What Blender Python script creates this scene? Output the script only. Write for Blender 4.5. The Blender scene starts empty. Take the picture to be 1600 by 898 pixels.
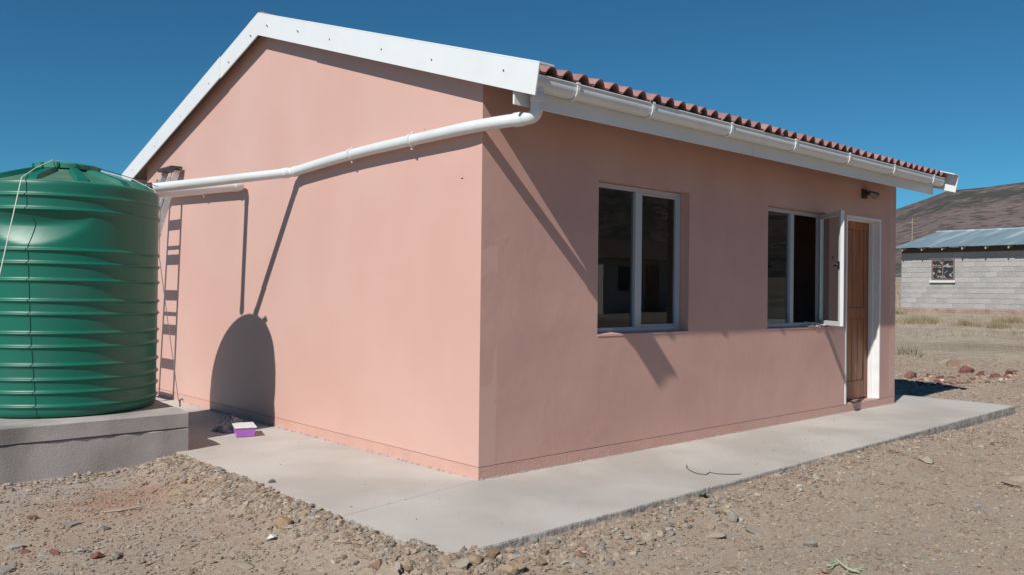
import bpy, math, random
import numpy as np
from mathutils import Vector, Matrix
random.seed(7); RNG = np.random.default_rng(11)
SC = bpy.context.scene; COL = SC.collection
R = math.radians

# ------------------------------------------------------------------ camera
FPX = 1320.0
YAW, PITCH, ROLL = R(47.402), R(0.337), R(0.674)
CAM = Vector((-3.628, -4.252, 1.24))
FW = Vector((math.cos(PITCH)*math.cos(YAW), math.cos(PITCH)*math.sin(YAW), math.sin(PITCH)))
r0 = Vector((math.sin(YAW), -math.cos(YAW), 0)); u0 = r0.cross(FW)
RT = r0*math.cos(ROLL) + u0*math.sin(ROLL); UP = -r0*math.sin(ROLL) + u0*math.cos(ROLL)
cd = bpy.data.cameras.new('camera'); co = bpy.data.objects.new('camera', cd); COL.objects.link(co)
cd.sensor_width = 36; cd.lens = 36*FPX/1600; cd.clip_start = .05; cd.clip_end = 6000
m = Matrix((RT, UP, -FW)).transposed().to_4x4(); m.translation = CAM; co.matrix_world = m
SC.camera = co
def on(x, y, ax, v):
    """where the line of sight through photo pixel (x, y) meets the plane axis=v"""
    d = FW + RT*((x-800)/FPX) - UP*((y-449)/FPX)
    return CAM + d*((v-CAM[ax])/d[ax])

# ------------------------------------------------------------------ light
SUN = Vector((-1, -.302, .95)).normalized()
EL = math.asin(SUN.z); AZ = math.atan2(SUN.x, SUN.y)
W = bpy.data.worlds.new('World'); SC.world = W; W.use_nodes = True
wn = W.node_tree; sky = wn.nodes.new('ShaderNodeTexSky'); sky.sky_type = 'NISHITA'; sky.sun_disc = False
sky.sun_elevation = EL; sky.sun_rotation = AZ % (2*math.pi)
sky.altitude = 1500; sky.air_density = .9; sky.dust_density = 0.; sky.ozone_density = 2.2
hs = wn.nodes.new('ShaderNodeMix'); hs.data_type = 'RGBA'; hs.blend_type = 'MULTIPLY'; hs.inputs['Factor'].default_value = 1   # the phone's deep cyan rendering of a clear sky
wn.links.new(sky.outputs[0], hs.inputs['A']); hs.inputs['B'].default_value = (.42, 1.12, 1.32, 1)
wn.links.new(hs.outputs['Result'], wn.nodes['Background'].inputs[0])
wn.nodes['Background'].inputs[1].default_value = .056
sl = bpy.data.lights.new('sun', 'SUN'); sl.energy = 4.9; sl.angle = R(.53); sl.color = (1, .965, .91)
so = bpy.data.objects.new('sun', sl); COL.objects.link(so); so.rotation_euler = SUN.to_track_quat('Z', 'Y').to_euler(); so.location = (-20, -6, 19)
SC.view_settings.view_transform = 'Standard'; SC.view_settings.look = 'None'
SC.view_settings.exposure = .0; SC.view_settings.gamma = 1

# ------------------------------------------------------------------ materials
def mat(name, col, rough=.6, col2=None, scale=4., detail=6., mixlo=.35, mixhi=.65, bump=0., bscale=60., bdist=.01,
        spec=.5, metal=0., vcol=None, obrand=0., coat=0., bump2=0., bscale2=4., coords='Object', stretch=None):
    M = bpy.data.materials.new(name); M.use_nodes = True; nt = M.node_tree; N = nt.nodes; L = nt.links
    b = N['Principled BSDF']; b.inputs['Roughness'].default_value = rough; b.inputs['Metallic'].default_value = metal
    b.inputs['Specular IOR Level'].default_value = spec
    if coat: b.inputs['Coat Weight'].default_value = coat; b.inputs['Coat Roughness'].default_value = .25
    tc = N.new('ShaderNodeTexCoord'); vec = tc.outputs[coords]
    if stretch:
        mp = N.new('ShaderNodeMapping'); mp.inputs['Scale'].default_value = stretch; L.new(vec, mp.inputs[0]); vec = mp.outputs[0]
    out = None
    if vcol:
        a = N.new('ShaderNodeAttribute'); a.attribute_name = vcol; out = a.outputs['Color']
    else:
        c = N.new('ShaderNodeRGB'); c.outputs[0].default_value = (*col, 1); out = c.outputs[0]
    if col2:
        n = N.new('ShaderNodeTexNoise'); n.inputs['Scale'].default_value = scale; n.inputs['Detail'].default_value = detail; L.new(vec, n.inputs['Vector'])
        mr = N.new('ShaderNodeMapRange'); mr.inputs[1].default_value = mixlo; mr.inputs[2].default_value = mixhi; L.new(n.outputs['Fac'], mr.inputs[0])
        mx = N.new('ShaderNodeMix'); mx.data_type = 'RGBA'; L.new(mr.outputs[0], mx.inputs['Factor']); L.new(out, mx.inputs['A']); mx.inputs['B'].default_value = (*col2, 1); out = mx.outputs['Result']
    if obrand:
        oi = N.new('ShaderNodeObjectInfo'); mr = N.new('ShaderNodeMapRange'); mr.inputs[3].default_value = 1-obrand; mr.inputs[4].default_value = 1+obrand; L.new(oi.outputs['Random'], mr.inputs[0])
        mx = N.new('ShaderNodeMix'); mx.data_type = 'RGBA'; mx.blend_type = 'MULTIPLY'; mx.inputs['Factor'].default_value = 1
        L.new(out, mx.inputs['A']); L.new(mr.outputs[0], mx.inputs['B']); out = mx.outputs['Result']
    L.new(out, b.inputs['Base Color'])
    nrm = None
    for bs, sc_, dist in ((bump, bscale, bdist), (bump2, bscale2, bdist*4)):
        if bs:
            n = N.new('ShaderNodeTexNoise'); n.inputs['Scale'].default_value = sc_; n.inputs['Detail'].default_value = 5; L.new(vec, n.inputs['Vector'])
            bp = N.new('ShaderNodeBump'); bp.inputs['Strength'].default_value = bs; bp.inputs['Distance'].default_value = dist; L.new(n.outputs['Fac'], bp.inputs['Height'])
            if nrm: L.new(nrm, bp.inputs['Normal'])
            nrm = bp.outputs[0]
    if nrm: L.new(nrm, b.inputs['Normal'])
    return M
PINK = (.60, .364, .303)
M_gable = mat('pink_paint_gable', PINK, .42, (.615, .392, .33), 1.3, 4, bump=.10, bscale=90, bdist=.004, bump2=.06, bscale2=5)
M_pink = mat('pink_paint_front', PINK, .5, (.54, .315, .266), 1.4, 8, bump=.09, bscale=60, bdist=.005, bump2=.10, bscale2=4)
def sparse_bump(M, scale, lo, hi, strength, dist):
    nt = M.node_tree; N = nt.nodes; L = nt.links; b = N['Principled BSDF']; tc = N.new('ShaderNodeTexCoord')
    n = N.new('ShaderNodeTexNoise'); n.inputs['Scale'].default_value = scale; n.inputs['Detail'].default_value = 3; n.inputs['Distortion'].default_value = .6; L.new(tc.outputs['Object'], n.inputs['Vector'])
    mr = N.new('ShaderNodeMapRange'); mr.inputs[1].default_value = lo; mr.inputs[2].default_value = hi; L.new(n.outputs['Fac'], mr.inputs[0])
    bp = N.new('ShaderNodeBump'); bp.inputs['Strength'].default_value = strength; bp.inputs['Distance'].default_value = dist; L.new(mr.outputs[0], bp.inputs['Height'])
    if b.inputs['Normal'].links: L.new(b.inputs['Normal'].links[0].from_socket, bp.inputs['Normal'])
    L.new(bp.outputs[0], b.inputs['Normal'])
sparse_bump(M_pink, 2.6, .42, .72, .30, .006); sparse_bump(M_pink, 8, .64, .78, .16, .004); sparse_bump(M_gable, 2.2, .4, .75, .10, .005)
M_band = mat('pink_paint_band', (.60, .36, .295), .5, (.56, .325, .265), 6, 5, bump=.5, bscale=45, bdist=.008)
M_white = mat('white_board', (.70, .725, .725), .35, (.67, .69, .695), 3, 4)
M_pvc = mat('white_pvc', (.68, .705, .71), .33, (.62, .635, .63), 5, 3)
M_alu = mat('powder_coated_frame', (.44, .46, .495), .4)
M_dframe = mat('white_door_frame', (.78, .78, .77), .4, (.70, .70, .69), 4, 4)
M_screw = mat('screw_metal', (.22, .22, .22), .5, metal=.6)
M_tile = mat('red_roof_tile', (.335, .182, .168), .8, (.275, .142, .135), 9, 5, bump=.25, bscale=120, bdist=.003, obrand=.15)
M_deck = mat('roof_timber', (.16, .12, .09), .8)
M_wood = mat('door_wood', (.38, .125, .04), .42, (.22, .068, .024), 3, 8, stretch=(14, 14, .9), bump=.1, bscale=8)
M_dark = mat('black_plastic', (.018, .018, .018), .5)
M_room = mat('room_plaster', (.30, .28, .25), .8)
M_conc = mat('concrete_slab', (.49, .455, .412), .85, (.405, .37, .33), 1.1, 12, .40, .60, bump=.25, bscale=140, bdist=.004, bump2=.15, bscale2=9)
M_edge = mat('rough_slab_edge', (.41, .375, .335), .95, (.24, .21, .18), 22, 6, .42, .68, spec=.1, bump=.7, bscale=45, bdist=.015)
M_plinth = mat('plastered_plinth', (.43, .395, .37), .9, (.23, .21, .195), 2.0, 9, .42, .70, bump=.35, bscale=70, bdist=.006)
M_tank = mat('green_tank_plastic', (.003, .128, .082), .42, (.035, .125, .09), 2.2, 8, .50, .78, spec=.5, bump2=.03, bscale2=9)
M_lid = mat('green_tank_lid', (.02, .17, .105), .45, (.17, .19, .15), 3.2, 6, .42, .68)
M_string = mat('white_twine', (.72, .70, .66), .8)
M_alum = mat('aluminium', (.62, .61, .60), .38, (.5, .49, .48), 20, 4, metal=.35)
M_block = mat('cement_block', (.37, .355, .345), .9, (.31, .30, .29), 14, 5, bump=.3, bscale=60, obrand=.11)
M_mortar = mat('mortar', (.31, .30, .29), .95, bump=.3, bscale=60)
M_brick = mat('red_brick', (.29, .17, .13), .9, (.38, .29, .24), 3, 5)
M_zinc = mat('corrugated_iron', (.22, .305, .345), .5, (.40, .47, .505), .9, 6, .50, .70, metal=.25, obrand=.10, stretch=(.25, 3, 1))
M_timber = mat('weathered_timber', (.40, .31, .22), .8)
M_redfr = mat('red_oxide_frame', (.17, .115, .10), .6)
M_tub = mat('purple_plastic', (.42, .15, .58), .35)
M_lidw = mat('white_plastic', (.78, .76, .75), .5, (.6, .58, .57), 25, 4)
M_bag = mat('clear_plastic_bag', (.42, .39, .37), .3, (.30, .27, .25), 20, 5)
M_twig = mat('green_twig', (.36, .40, .27), .7)
M_wire = mat('rusty_wire', (.08, .06, .05), .7)
M_blue = mat('blue_plastic', (.12, .30, .38), .4)
M_paper = mat('white_paper', (.60, .59, .57), .7)
M_shard = mat('red_tile_shard', (.20, .07, .062), .85, (.15, .06, .055), 30, 4, bump=.3, bscale=80)
M_straw = mat('dry_grass', (.38, .325, .24), .8, (.29, .235, .17), .6, 4)
M_weed = mat('grey_green_weed', (.10, .14, .10), .8)
M_gravel = mat('gravel', (.4, .34, .27), .9, vcol='tint', bump=.3, bscale=150, bdist=.004, spec=.1)
M_crumb = mat('mortar_crumb', (.42, .33, .285), .9, (.34, .31, .28), 30, 3)
def smat(name, c, c2=None): return mat(name, c, .95, c2 or tuple(v*.75 for v in c), 35, 5, bump=.5, bscale=70, bdist=.006, spec=.1)
M_stone = {'grey': smat('grey_stone', (.32, .29, .255)), 'tan': smat('tan_stone', (.36, .27, .185)), 'brown': smat('brown_stone', (.27, .175, .12)),
           'pale': smat('pale_stone', (.37, .31, .24)), 'dark': smat('dark_stone', (.15, .13, .115)), 'orange': smat('orange_stone', (.38, .26, .165))}

def glass_mat(name, tint):
    M = bpy.data.materials.new(name); M.use_nodes = True; nt = M.node_tree; N = nt.nodes; L = nt.links
    N.remove(N['Principled BSDF'])
    t = N.new('ShaderNodeBsdfTransparent'); t.inputs[0].default_value = (*tint, 1)
    g = N.new('ShaderNodeBsdfGlossy'); g.inputs['Roughness'].default_value = .004; g.inputs['Color'].default_value = (.95, .97, 1, 1)
    lw = N.new('ShaderNodeLayerWeight'); lw.inputs['Blend'].default_value = .5
    pw = N.new('ShaderNodeMath'); pw.operation = 'POWER'; pw.inputs[1].default_value = 5; L.new(lw.outputs['Facing'], pw.inputs[0])
    f = N.new('ShaderNodeMapRange'); f.inputs[3].default_value = .04; L.new(pw.outputs[0], f.inputs[0])
    mx = N.new('ShaderNodeMixShader'); L.new(f.outputs[0], mx.inputs[0]); L.new(t.outputs[0], mx.inputs[1]); L.new(g.outputs[0], mx.inputs[2])
    L.new(mx.outputs[0], N['Material Output'].inputs[0]); return M
M_glass = glass_mat('window_glass', (.80, .83, .83))

def ground_mat():
    M = bpy.data.materials.new('dirt'); M.use_nodes = True; nt = M.node_tree; N = nt.nodes; L = nt.links
    b = N['Principled BSDF']; b.inputs['Roughness'].default_value = .95; b.inputs['Specular IOR Level'].default_value = .15
    tc = N.new('ShaderNodeTexCoord'); V = tc.outputs['Object']
    def noise(s, d=6, rough=.6, st=None):
        n = N.new('ShaderNodeTexNoise'); n.inputs['Scale'].default_value = s; n.inputs['Detail'].default_value = d; n.inputs['Roughness'].default_value = rough
        v = V
        if st:
            mp = N.new('ShaderNodeMapping'); mp.inputs['Scale'].default_value = st; L.new(V, mp.inputs[0]); v = mp.outputs[0]
        L.new(v, n.inputs['Vector']); return n.outputs['Fac']
    def rng(s, lo, hi, a=0., c=1.):
        mr = N.new('ShaderNodeMapRange'); mr.inputs[1].default_value = lo; mr.inputs[2].default_value = hi; mr.inputs[3].default_value = a; mr.inputs[4].default_value = c
        L.new(s, mr.inputs[0]); return mr.outputs[0]
    def mix(f, a, c):
        mx = N.new('ShaderNodeMix'); mx.data_type = 'RGBA'; L.new(f, mx.inputs['Factor'])
        for k, v in (('A', a), ('B', c)):
            if isinstance(v, tuple): mx.inputs[k].default_value = (*v, 1)
            else: L.new(v, mx.inputs[k])
        return mx.outputs['Result']
    def mul(a, c):
        mm = N.new('ShaderNodeMath'); mm.operation = 'MULTIPLY'; L.new(a, mm.inputs[0])
        if isinstance(c, float): mm.inputs[1].default_value = c
        else: L.new(c, mm.inputs[1])
        return mm.outputs[0]
    near = mix(rng(noise(1.1, 5), .38, .62), (.355, .277, .215), (.30, .24, .193))
    near = mix(rng(noise(40, 4, .7), .42, .66), near, (.435, .36, .28))
    near = mix(rng(noise(160, 2, .7), .55, .72), near, (.24, .185, .14))
    near = mix(rng(noise(.75, 5), .56, .72, 0, .55), near, (.27, .145, .095))
    vd = N.new('ShaderNodeVectorMath'); vd.operation = 'DISTANCE'; L.new(V, vd.inputs[0]); vd.inputs[1].default_value = (-1.80, 1.42, -.09)   # rust coloured spill before the plinth
    near = mix(mul(rng(vd.outputs['Value'], .62, .1), rng(noise(6, 5), .35, .6, .15, .8)), near, (.30, .135, .075))
    far = mix(rng(noise(.33, 8, .65), .38, .62), (.42, .365, .285), (.345, .29, .225))
    far = mix(rng(noise(.5, 6, .6, (.35, .06, 1)), .47, .58, 0, .9), far, (.225, .155, .125))
    far = mix(rng(noise(5, 6, .75, (1, .35, 1)), .46, .62, 0, .8), far, (.21, .16, .115))
    sp = N.new('ShaderNodeSeparateXYZ'); L.new(V, sp.inputs[0])
    ad = N.new('ShaderNodeMath'); ad.operation = 'MULTIPLY_ADD'; L.new(noise(.5, 5), ad.inputs[0]); ad.inputs[1].default_value = 5.; L.new(sp.outputs[0], ad.inputs[2])
    col = mix(rng(ad.outputs[0], 13.5, 17.), near, far)
    # grey cement dust lying along the foot of the tank plinth
    g1 = rng(sp.outputs[1], 1.35, 2.05); g2 = rng(sp.outputs[0], -.9, -1.25)
    col = mix(mul(mul(g1, g2), rng(noise(5, 5), .3, .55, .2, .9)), col, (.33, .30, .275))
    L.new(col, b.inputs['Base Color'])
    n = noise(70, 6, .75); bp = N.new('ShaderNodeBump'); bp.inputs['Strength'].default_value = .7; bp.inputs['Distance'].default_value = .011; L.new(n, bp.inputs['Height'])
    L.new(bp.outputs[0], b.inputs['Normal']); return M
M_ground = ground_mat()
def hill_mat():
    M = mat('rocky_hillside', (.155, .118, .110), .95, (.066, .066, .058), .011, 9, .43, .56, spec=.1, bump=.8, bscale=.12, bdist=4.)
    nt = M.node_tree; N = nt.nodes; L = nt.links; b = N['Principled BSDF']; old = b.inputs['Base Color'].links[0].from_socket
    tc = N.new('ShaderNodeTexCoord')
    n = N.new('ShaderNodeTexNoise'); n.inputs['Scale'].default_value = .05; n.inputs['Detail'].default_value = 8; n.inputs['Roughness'].default_value = .7; L.new(tc.outputs['Object'], n.inputs['Vector'])
    mr = N.new('ShaderNodeMapRange'); mr.inputs[1].default_value = .47; mr.inputs[2].default_value = .62; L.new(n.outputs['Fac'], mr.inputs[0])
    mx = N.new('ShaderNodeMix'); mx.data_type = 'RGBA'; L.new(mr.outputs[0], mx.inputs['Factor']); L.new(old, mx.inputs['A']); mx.inputs['B'].default_value = (.18, .14, .13, 1)
    n2 = N.new('ShaderNodeTexNoise'); n2.inputs['Scale'].default_value = .16; n2.inputs['Detail'].default_value = 3; L.new(tc.outputs['Object'], n2.inputs['Vector'])
    mr2 = N.new('ShaderNodeMapRange'); mr2.inputs[1].default_value = .52; mr2.inputs[2].default_value = .6; mr2.inputs[4].default_value = .7; L.new(n2.outputs['Fac'], mr2.inputs[0])
    mx2 = N.new('ShaderNodeMix'); mx2.data_type = 'RGBA'; L.new(mr2.outputs[0], mx2.inputs['Factor']); L.new(mx.outputs['Result'], mx2.inputs['A']); mx2.inputs['B'].default_value = (.06, .055, .045, 1)
    L.new(mx2.outputs['Result'], b.inputs['Base Color']); return M
M_hill = hill_mat()

# ------------------------------------------------------------------ helpers
class MB:
    def __init__(s): s.v = []; s.f = []
    def add(s, vs, fs):
        o = len(s.v); s.v += [tuple(p) for p in vs]; s.f += [tuple(i+o for i in f) for f in fs]; return s
    def box(s, x0, x1, y0, y1, z0, z1, M=None, tri=0):
        p = [Vector((x, y, z)) for z in (z0, z1) for y in (y0, y1) for x in (x0, x1)]
        if M: p = [M @ q for q in p]
        return s.add(p, [(0, 2, 3, 1), (4, 5, 7, 6), (0, 1, 5, 4), (2, 6, 7, 3), (0, 4, 6, 2), (1, 3, 7, 5)])
    def prism(s, poly, d):
        """poly: 3D points counter-clockwise seen against d; d: extrude vector"""
        n = len(poly); d = Vector(d); a = [Vector(p) for p in poly]; b = [p+d for p in a]
        return s.add(a+b, [tuple(range(n-1, -1, -1)), tuple(range(n, 2*n))] + [(i, (i+1) % n, n+(i+1) % n, n+i) for i in range(n)])
    def tube(s, path, r, n=12, cap=True, flat=None):
        P = [Vector(p) for p in path]; rs = r if isinstance(r, (list, tuple)) else [r]*len(P)
        rings = []; prev = None
        for i, p in enumerate(P):
            t = ((P[min(i+1, len(P)-1)]-p).normalized() if i < len(P)-1 else Vector()) + ((p-P[i-1]).normalized() if i else Vector())
            t.normalize()
            if prev is None:
                a = t.orthogonal().normalized()
            else: a = (prev - t*prev.dot(t)).normalized()
            prev = a; b = t.cross(a)
            rings.append([p + (a*math.cos(k*2*math.pi/n) + b*math.sin(k*2*math.pi/n))*rs[i] for k in range(n)])
        vs = [q for g in rings for q in g]; fs = []
        for i in range(len(P)-1):
            for k in range(n): fs.append((i*n+k, i*n+(k+1) % n, (i+1)*n+(k+1) % n, (i+1)*n+k))
        if cap: fs += [tuple(range(n-1, -1, -1)), tuple((len(P)-1)*n+k for k in range(n))]
        return s.add(vs, fs)
    def lathe(s, prof, c, n=48, fn=None):
        vs = []; fs = []
        for (r, z) in prof:
            for k in range(n):
                a = 2*math.pi*k/n; rr = fn(r, z, a) if fn else r
                vs.append((c[0]+rr*math.cos(a), c[1]+rr*math.sin(a), z))
        for i in range(len(prof)-1):
            for k in range(n): fs.append((i*n+k, i*n+(k+1) % n, (i+1)*n+(k+1) % n, (i+1)*n+k))
        return s.add(vs, fs)
def rootloc(p):
    v = Vector((0, 0, 0))
    while p: v += p.location; p = p.parent
    return v
def build(mb, name, mt, parent=None, smooth=None, bevel=0., kind=None, label=None, loc=None):
    me = bpy.data.meshes.new(name); off = rootloc(parent) if parent else Vector((0, 0, 0))
    if loc: off = off + Vector(loc) if parent else Vector(loc)
    me.from_pydata([tuple(Vector(p)-off) for p in mb.v], [], mb.f)
    me.materials.append(mt); me.update()
    if smooth:
        me.polygons.foreach_set('use_smooth', [True]*len(me.polygons)); me.set_sharp_from_angle(angle=R(smooth))
    o = bpy.data.objects.new(name, me); COL.objects.link(o)
    if parent: o.parent = parent
    elif loc: o.location = loc
    if bevel:
        b = o.modifiers.new('bevel', 'BEVEL'); b.width = bevel; b.segments = 2; b.limit_method = 'ANGLE'
    if kind: o['kind'] = kind
    if label: o['label'] = label
    return o
def tag(o, label, cat, group=None):
    o['label'] = label; o['category'] = cat
    if group: o['group'] = group
    return o
def thing(name, label, cat, loc, group=None):
    o = bpy.data.objects.new(name, None); o.empty_display_size = .1; COL.objects.link(o); o.location = loc
    return tag(o, label, cat, group)
def share(src, parent, loc=(0, 0, 0), rot=None, scale=None):
    o = src.copy(); COL.objects.link(o); o.parent = parent; o.location = loc
    if rot: o.rotation_euler = rot
    if scale: o.scale = scale
    return o
def vnoise(x, y, seed=0):
    xi = np.floor(x).astype(np.int64); yi = np.floor(y).astype(np.int64); xf = x-xi; yf = y-yi
    def h(a, b):
        n = (a*374761393 + b*668265263 + seed*1442695041) & 0xffffffff
        n = ((n ^ (n >> 13))*1274126177) & 0xffffffff
        return ((n ^ (n >> 16)) & 0xffff)/65535.
    u = xf*xf*(3-2*xf); v = yf*yf*(3-2*yf)
    return (h(xi, yi)*(1-u)+h(xi+1, yi)*u)*(1-v) + (h(xi, yi+1)*(1-u)+h(xi+1, yi+1)*u)*v
def fbm(x, y, o=4, seed=0, g=.5):
    t = 0; a = 1; s = 0
    for i in range(o): t = t+a*vnoise(x*2**i, y*2**i, seed+i); s += a; a *= g
    return t/s-.5
def sstep(x): x = np.clip(x, 0, 1); return x*x*(3-2*x)

# ------------------------------------------------------------------ terrain
def gz(x, y):
    x = np.asarray(x, float); y = np.asarray(y, float)
    z = -.105 + .03*np.clip(x-7., 0, 230)
    # rubble banked against the apron's left and front edges
    dl = np.clip(-1.13-x, 0, None); wl = np.exp(-(dl/.30)**2)*(y > -1.6)*sstep((y+1.7)/.4)*sstep((2.4-y)/.4)*(x < -1.0)
    z = z + .102*wl
    df = np.clip(-1.13-y, 0, None); wf = np.exp(-(df/.36)**2)*(x > -1.4)*sstep((8.2-x)/6.)*(y < -.9)
    z = z + (.084+.014*sstep((x-1.)/2.))*wf
    dp = np.clip(2.2-y, 0, None); z = z + .012*np.exp(-(dp/.25)**2)*(x < -1.0)*(y < 2.6)
    cn = np.exp(-((x+1.16)**2+(y+1.15)**2)/.32**2); z = z - .060*cn*((x < -1.0) | (y < -1.0))
    near = 1/(1+np.hypot(x-CAM.x, y-CAM.y)/14.)
    z = z + .05*fbm(x*.7, y*.7, 3, 3) + near*(.030*fbm(x*5, y*5, 4, 9) + .020*fbm(x*27, y*27, 3, 21))
    z = z + np.clip((np.hypot(x, y)-60)/400, 0, 1)*2*fbm(x/60, y/60, 3, 5)
    # never above the concrete
    inside = (x > -1.13) & (x < 7.34) & (y > -1.1) & (y < 7.0)
    return np.where(inside, np.minimum(z, -.09), z)
na = 900; rr = [.15]
while rr[-1] < 3200: rr.append(rr[-1]*1.021 + .006)
rr = np.array(rr); aa = np.linspace(0, 2*np.pi, na, endpoint=False)
X = CAM.x + rr[:, None]*np.cos(aa)[None]; Y = CAM.y + rr[:, None]*np.sin(aa)[None]
Z = gz(X, Y)
V = np.stack([X, Y, Z], -1).reshape(-1, 3)
nr = len(rr); I = np.arange(nr-1)[:, None]*na + np.arange(na)[None]; J = np.arange(nr-1)[:, None]*na + ((np.arange(na)+1) % na)[None]
Fq = np.stack([I, J, J+na, I+na], -1).reshape(-1, 4)[:, ::-1]
def np_mesh(name, V, F, mt, smooth=True, tint=None, k=4):
    me = bpy.data.meshes.new(name); me.vertices.add(len(V)); me.vertices.foreach_set('co', np.ascontiguousarray(V, dtype=np.float32).ravel())
    n = len(F); me.loops.add(n*k); me.polygons.add(n)
    me.loops.foreach_set('vertex_index', np.ascontiguousarray(F, dtype=np.int32).ravel())
    me.polygons.foreach_set('loop_start', np.arange(0, n*k, k, dtype=np.int32)); me.polygons.foreach_set('loop_total', np.full(n, k, dtype=np.int32))
    me.polygons.foreach_set('use_smooth', np.full(n, smooth))
    if tint is not None:
        a = me.color_attributes.new('tint', 'FLOAT_COLOR', 'POINT'); a.data.foreach_set('color', np.ascontiguousarray(np.c_[tint, np.ones(len(tint))], dtype=np.float32).ravel())
    me.materials.append(mt); me.update(calc_edges=True); me.validate()
    o = bpy.data.objects.new(name, me); COL.objects.link(o); return o
g = np_mesh('ground', V, Fq[:, ::1], M_ground); g['kind'] = 'structure'
if g.data.polygons[5000].normal.z < 0: g.data.flip_normals()

# hills
az = np.concatenate([np.arange(-180, -75, 1.5), np.arange(-75, 32, .3), np.arange(32, 181, 1.5)])
eA = [-180, -120, -80, -45, -20, 5, 13, 16.2, 18, 20.1, 21.3, 23, 26, 30, 45, 90, 180]
eV = [2.2, 3, 7, 10, 9.6, 8.0, 6.95, 6.68, 6.50, 6.38, 5.95, 5.35, 4.5, 3.6, 2.6, 2.2, 2.2]
el = np.interp(az, eA, eV); hr = np.linspace(170, 1500, 150)
A2, R2 = np.meshgrid(np.radians(az), hr, indexing='ij'); E2 = np.radians(el)[:, None]
ramp = sstep((R2-200)/620.)**1.15; back = 1-.5*sstep((R2-900)/600)
hx = CAM.x + R2*np.cos(A2); hy = CAM.y + R2*np.sin(A2)
top = 820*np.tan(E2)
hz = top*ramp*back*(1 + .10*fbm(hx/120, hy/120, 4, 31)*(1-sstep((R2-600)/200)) ) + 10*fbm(hx/45, hy/45, 4, 77)*ramp*(1-ramp)*3 - 4*(1-sstep((R2-170)/120)) + 4.
hz = np.minimum(hz, R2*np.tan(E2) + 1.24 + .8*fbm(hx/30, hy/30, 3, 8))
nA, nH = hz.shape; I = np.arange(nA-1)[:, None]*nH + np.arange(nH-1)[None]
h = np_mesh('hill', np.stack([hx, hy, hz], -1).reshape(-1, 3), np.stack([I, I+nH, I+nH+1, I+1], -1).reshape(-1, 4), M_hill); h['kind'] = 'structure'
if h.data.polygons[3000].normal.z < 0: h.data.flip_normals()

# ------------------------------------------------------------------ concrete apron (two slabs, hand-cast edges)
def rough_line(a, b, amp, step=.05, seed=1):
    a = Vector(a); b = Vector(b); n = max(2, int((b-a).length/step)); t = (b-a).normalized(); nn = Vector((-t.y, t.x))
    return [a.lerp(b, i/n) + nn*(amp*2*float(fbm(np.array(i*step*7.), np.array(seed*3.7), 3, seed)) if 0 < i < n else 0) for i in range(n)]
def slab(poly, top, thick, parent):
    n = len(poly); vs = [(p.x, p.y, top) for p in poly]
    cx = sum(p.x for p in poly)/n; cy = sum(p.y for p in poly)/n
    low = []
    for i, p in enumerate(poly):
        t = (poly[(i+1) % n]-poly[i-1]); t = t.normalized() if t.length else Vector((1, 0)); o = Vector((t.y, -t.x))
        low.append((p, o))
    v1 = [(p.x+o.x*.006, p.y+o.y*.006, top-.008) for p, o in low]
    nz = lambda i, k: float(fbm(np.array(i*.33), np.array(k*9.1), 3, 55))
    v2 = [(p.x+o.x*(.010+.010*nz(i, 1)), p.y+o.y*(.010+.010*nz(i, 1)), top-.05) for i, (p, o) in enumerate(low)]
    v3 = [(p.x+o.x*(.012+.016*nz(i, 2)), p.y+o.y*(.012+.016*nz(i, 2)), top-thick) for i, (p, o) in enumerate(low)]
    mb = MB(); allv = vs+v1+v2+v3; fs = [tuple(range(n))]
    for L_ in range(3):
        for i in range(n): j = (i+1) % n; fs.append((L_*n+i, (L_+1)*n+i, (L_+1)*n+j, L_*n+j))
    mb.add(allv, fs); o = build(mb, 'slab', M_conc, parent); o.data.materials.append(M_edge)
    for k, f in enumerate(o.data.polygons): f.material_index = 0 if k == 0 else 1
    return o
apron = bpy.data.objects.new('concrete_apron', None); COL.objects.link(apron); apron['kind'] = 'structure'; apron['label'] = 'pale concrete apron around the foot of the pink house'
jt = [Vector((-1.14, -.196)), Vector((-.001, .004))]
pa = rough_line((-1.11, 7.2), (-1.135, -.192), .010, seed=4) + rough_line((-1.135, -.192), (-.002, .006), .002, seed=9) + [Vector((.1, .02)), Vector((.1, 7.2))]
slab(pa, 0., .16, apron)
pb = rough_line((-1.137, -.198), (-1.15, -1.115), .010, seed=5) + rough_line((-1.13, -1.135), (7.31, -.99), .010, seed=6) + rough_line((7.32, -.985), (7.40, 7.2), .008, seed=7) + [Vector((6.3, 7.2)), Vector((6.3, .1)), Vector((.1, .1)), Vector((.1, .012)), Vector((0., .0))] + rough_line((-.002, .002), (-1.137, -.198), .002, seed=9)[1:]
slab(pb, .0, .16, apron)

# ------------------------------------------------------------------ the pink house
LH, WH = 6.393, 6.196; APY = 3.083; TAN = .3145; TH = .15
house = thing('house', 'small pink painted house with white barge boards and red tiled roof', 'house', (0, 0, 0))
EAVE0 = 2.405
def underside(y): return 3.583 - TAN*abs(y-APY)          # lower edge of the barge boards
mb = MB(); ZB = .086; zt = lambda y: underside(y)+.10
# gable walls (near and far)
for x0, x1 in ((LH-TH, LH), (0, TH)):
    mb = MB(); mb.prism([(x0, WH, ZB), (x0, 0.0001, ZB), (x0, 0.0001, zt(0)), (x0, APY, zt(APY)), (x0, WH, zt(WH))][::-1] if 0 else [(x0, 0, ZB), (x0, WH, ZB), (x0, WH, zt(WH)), (x0, APY, zt(APY)), (x0, 0, zt(0))], (x1-x0, 0, 0)); gable = build(mb, 'gable_wall', M_gable, house)
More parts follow.
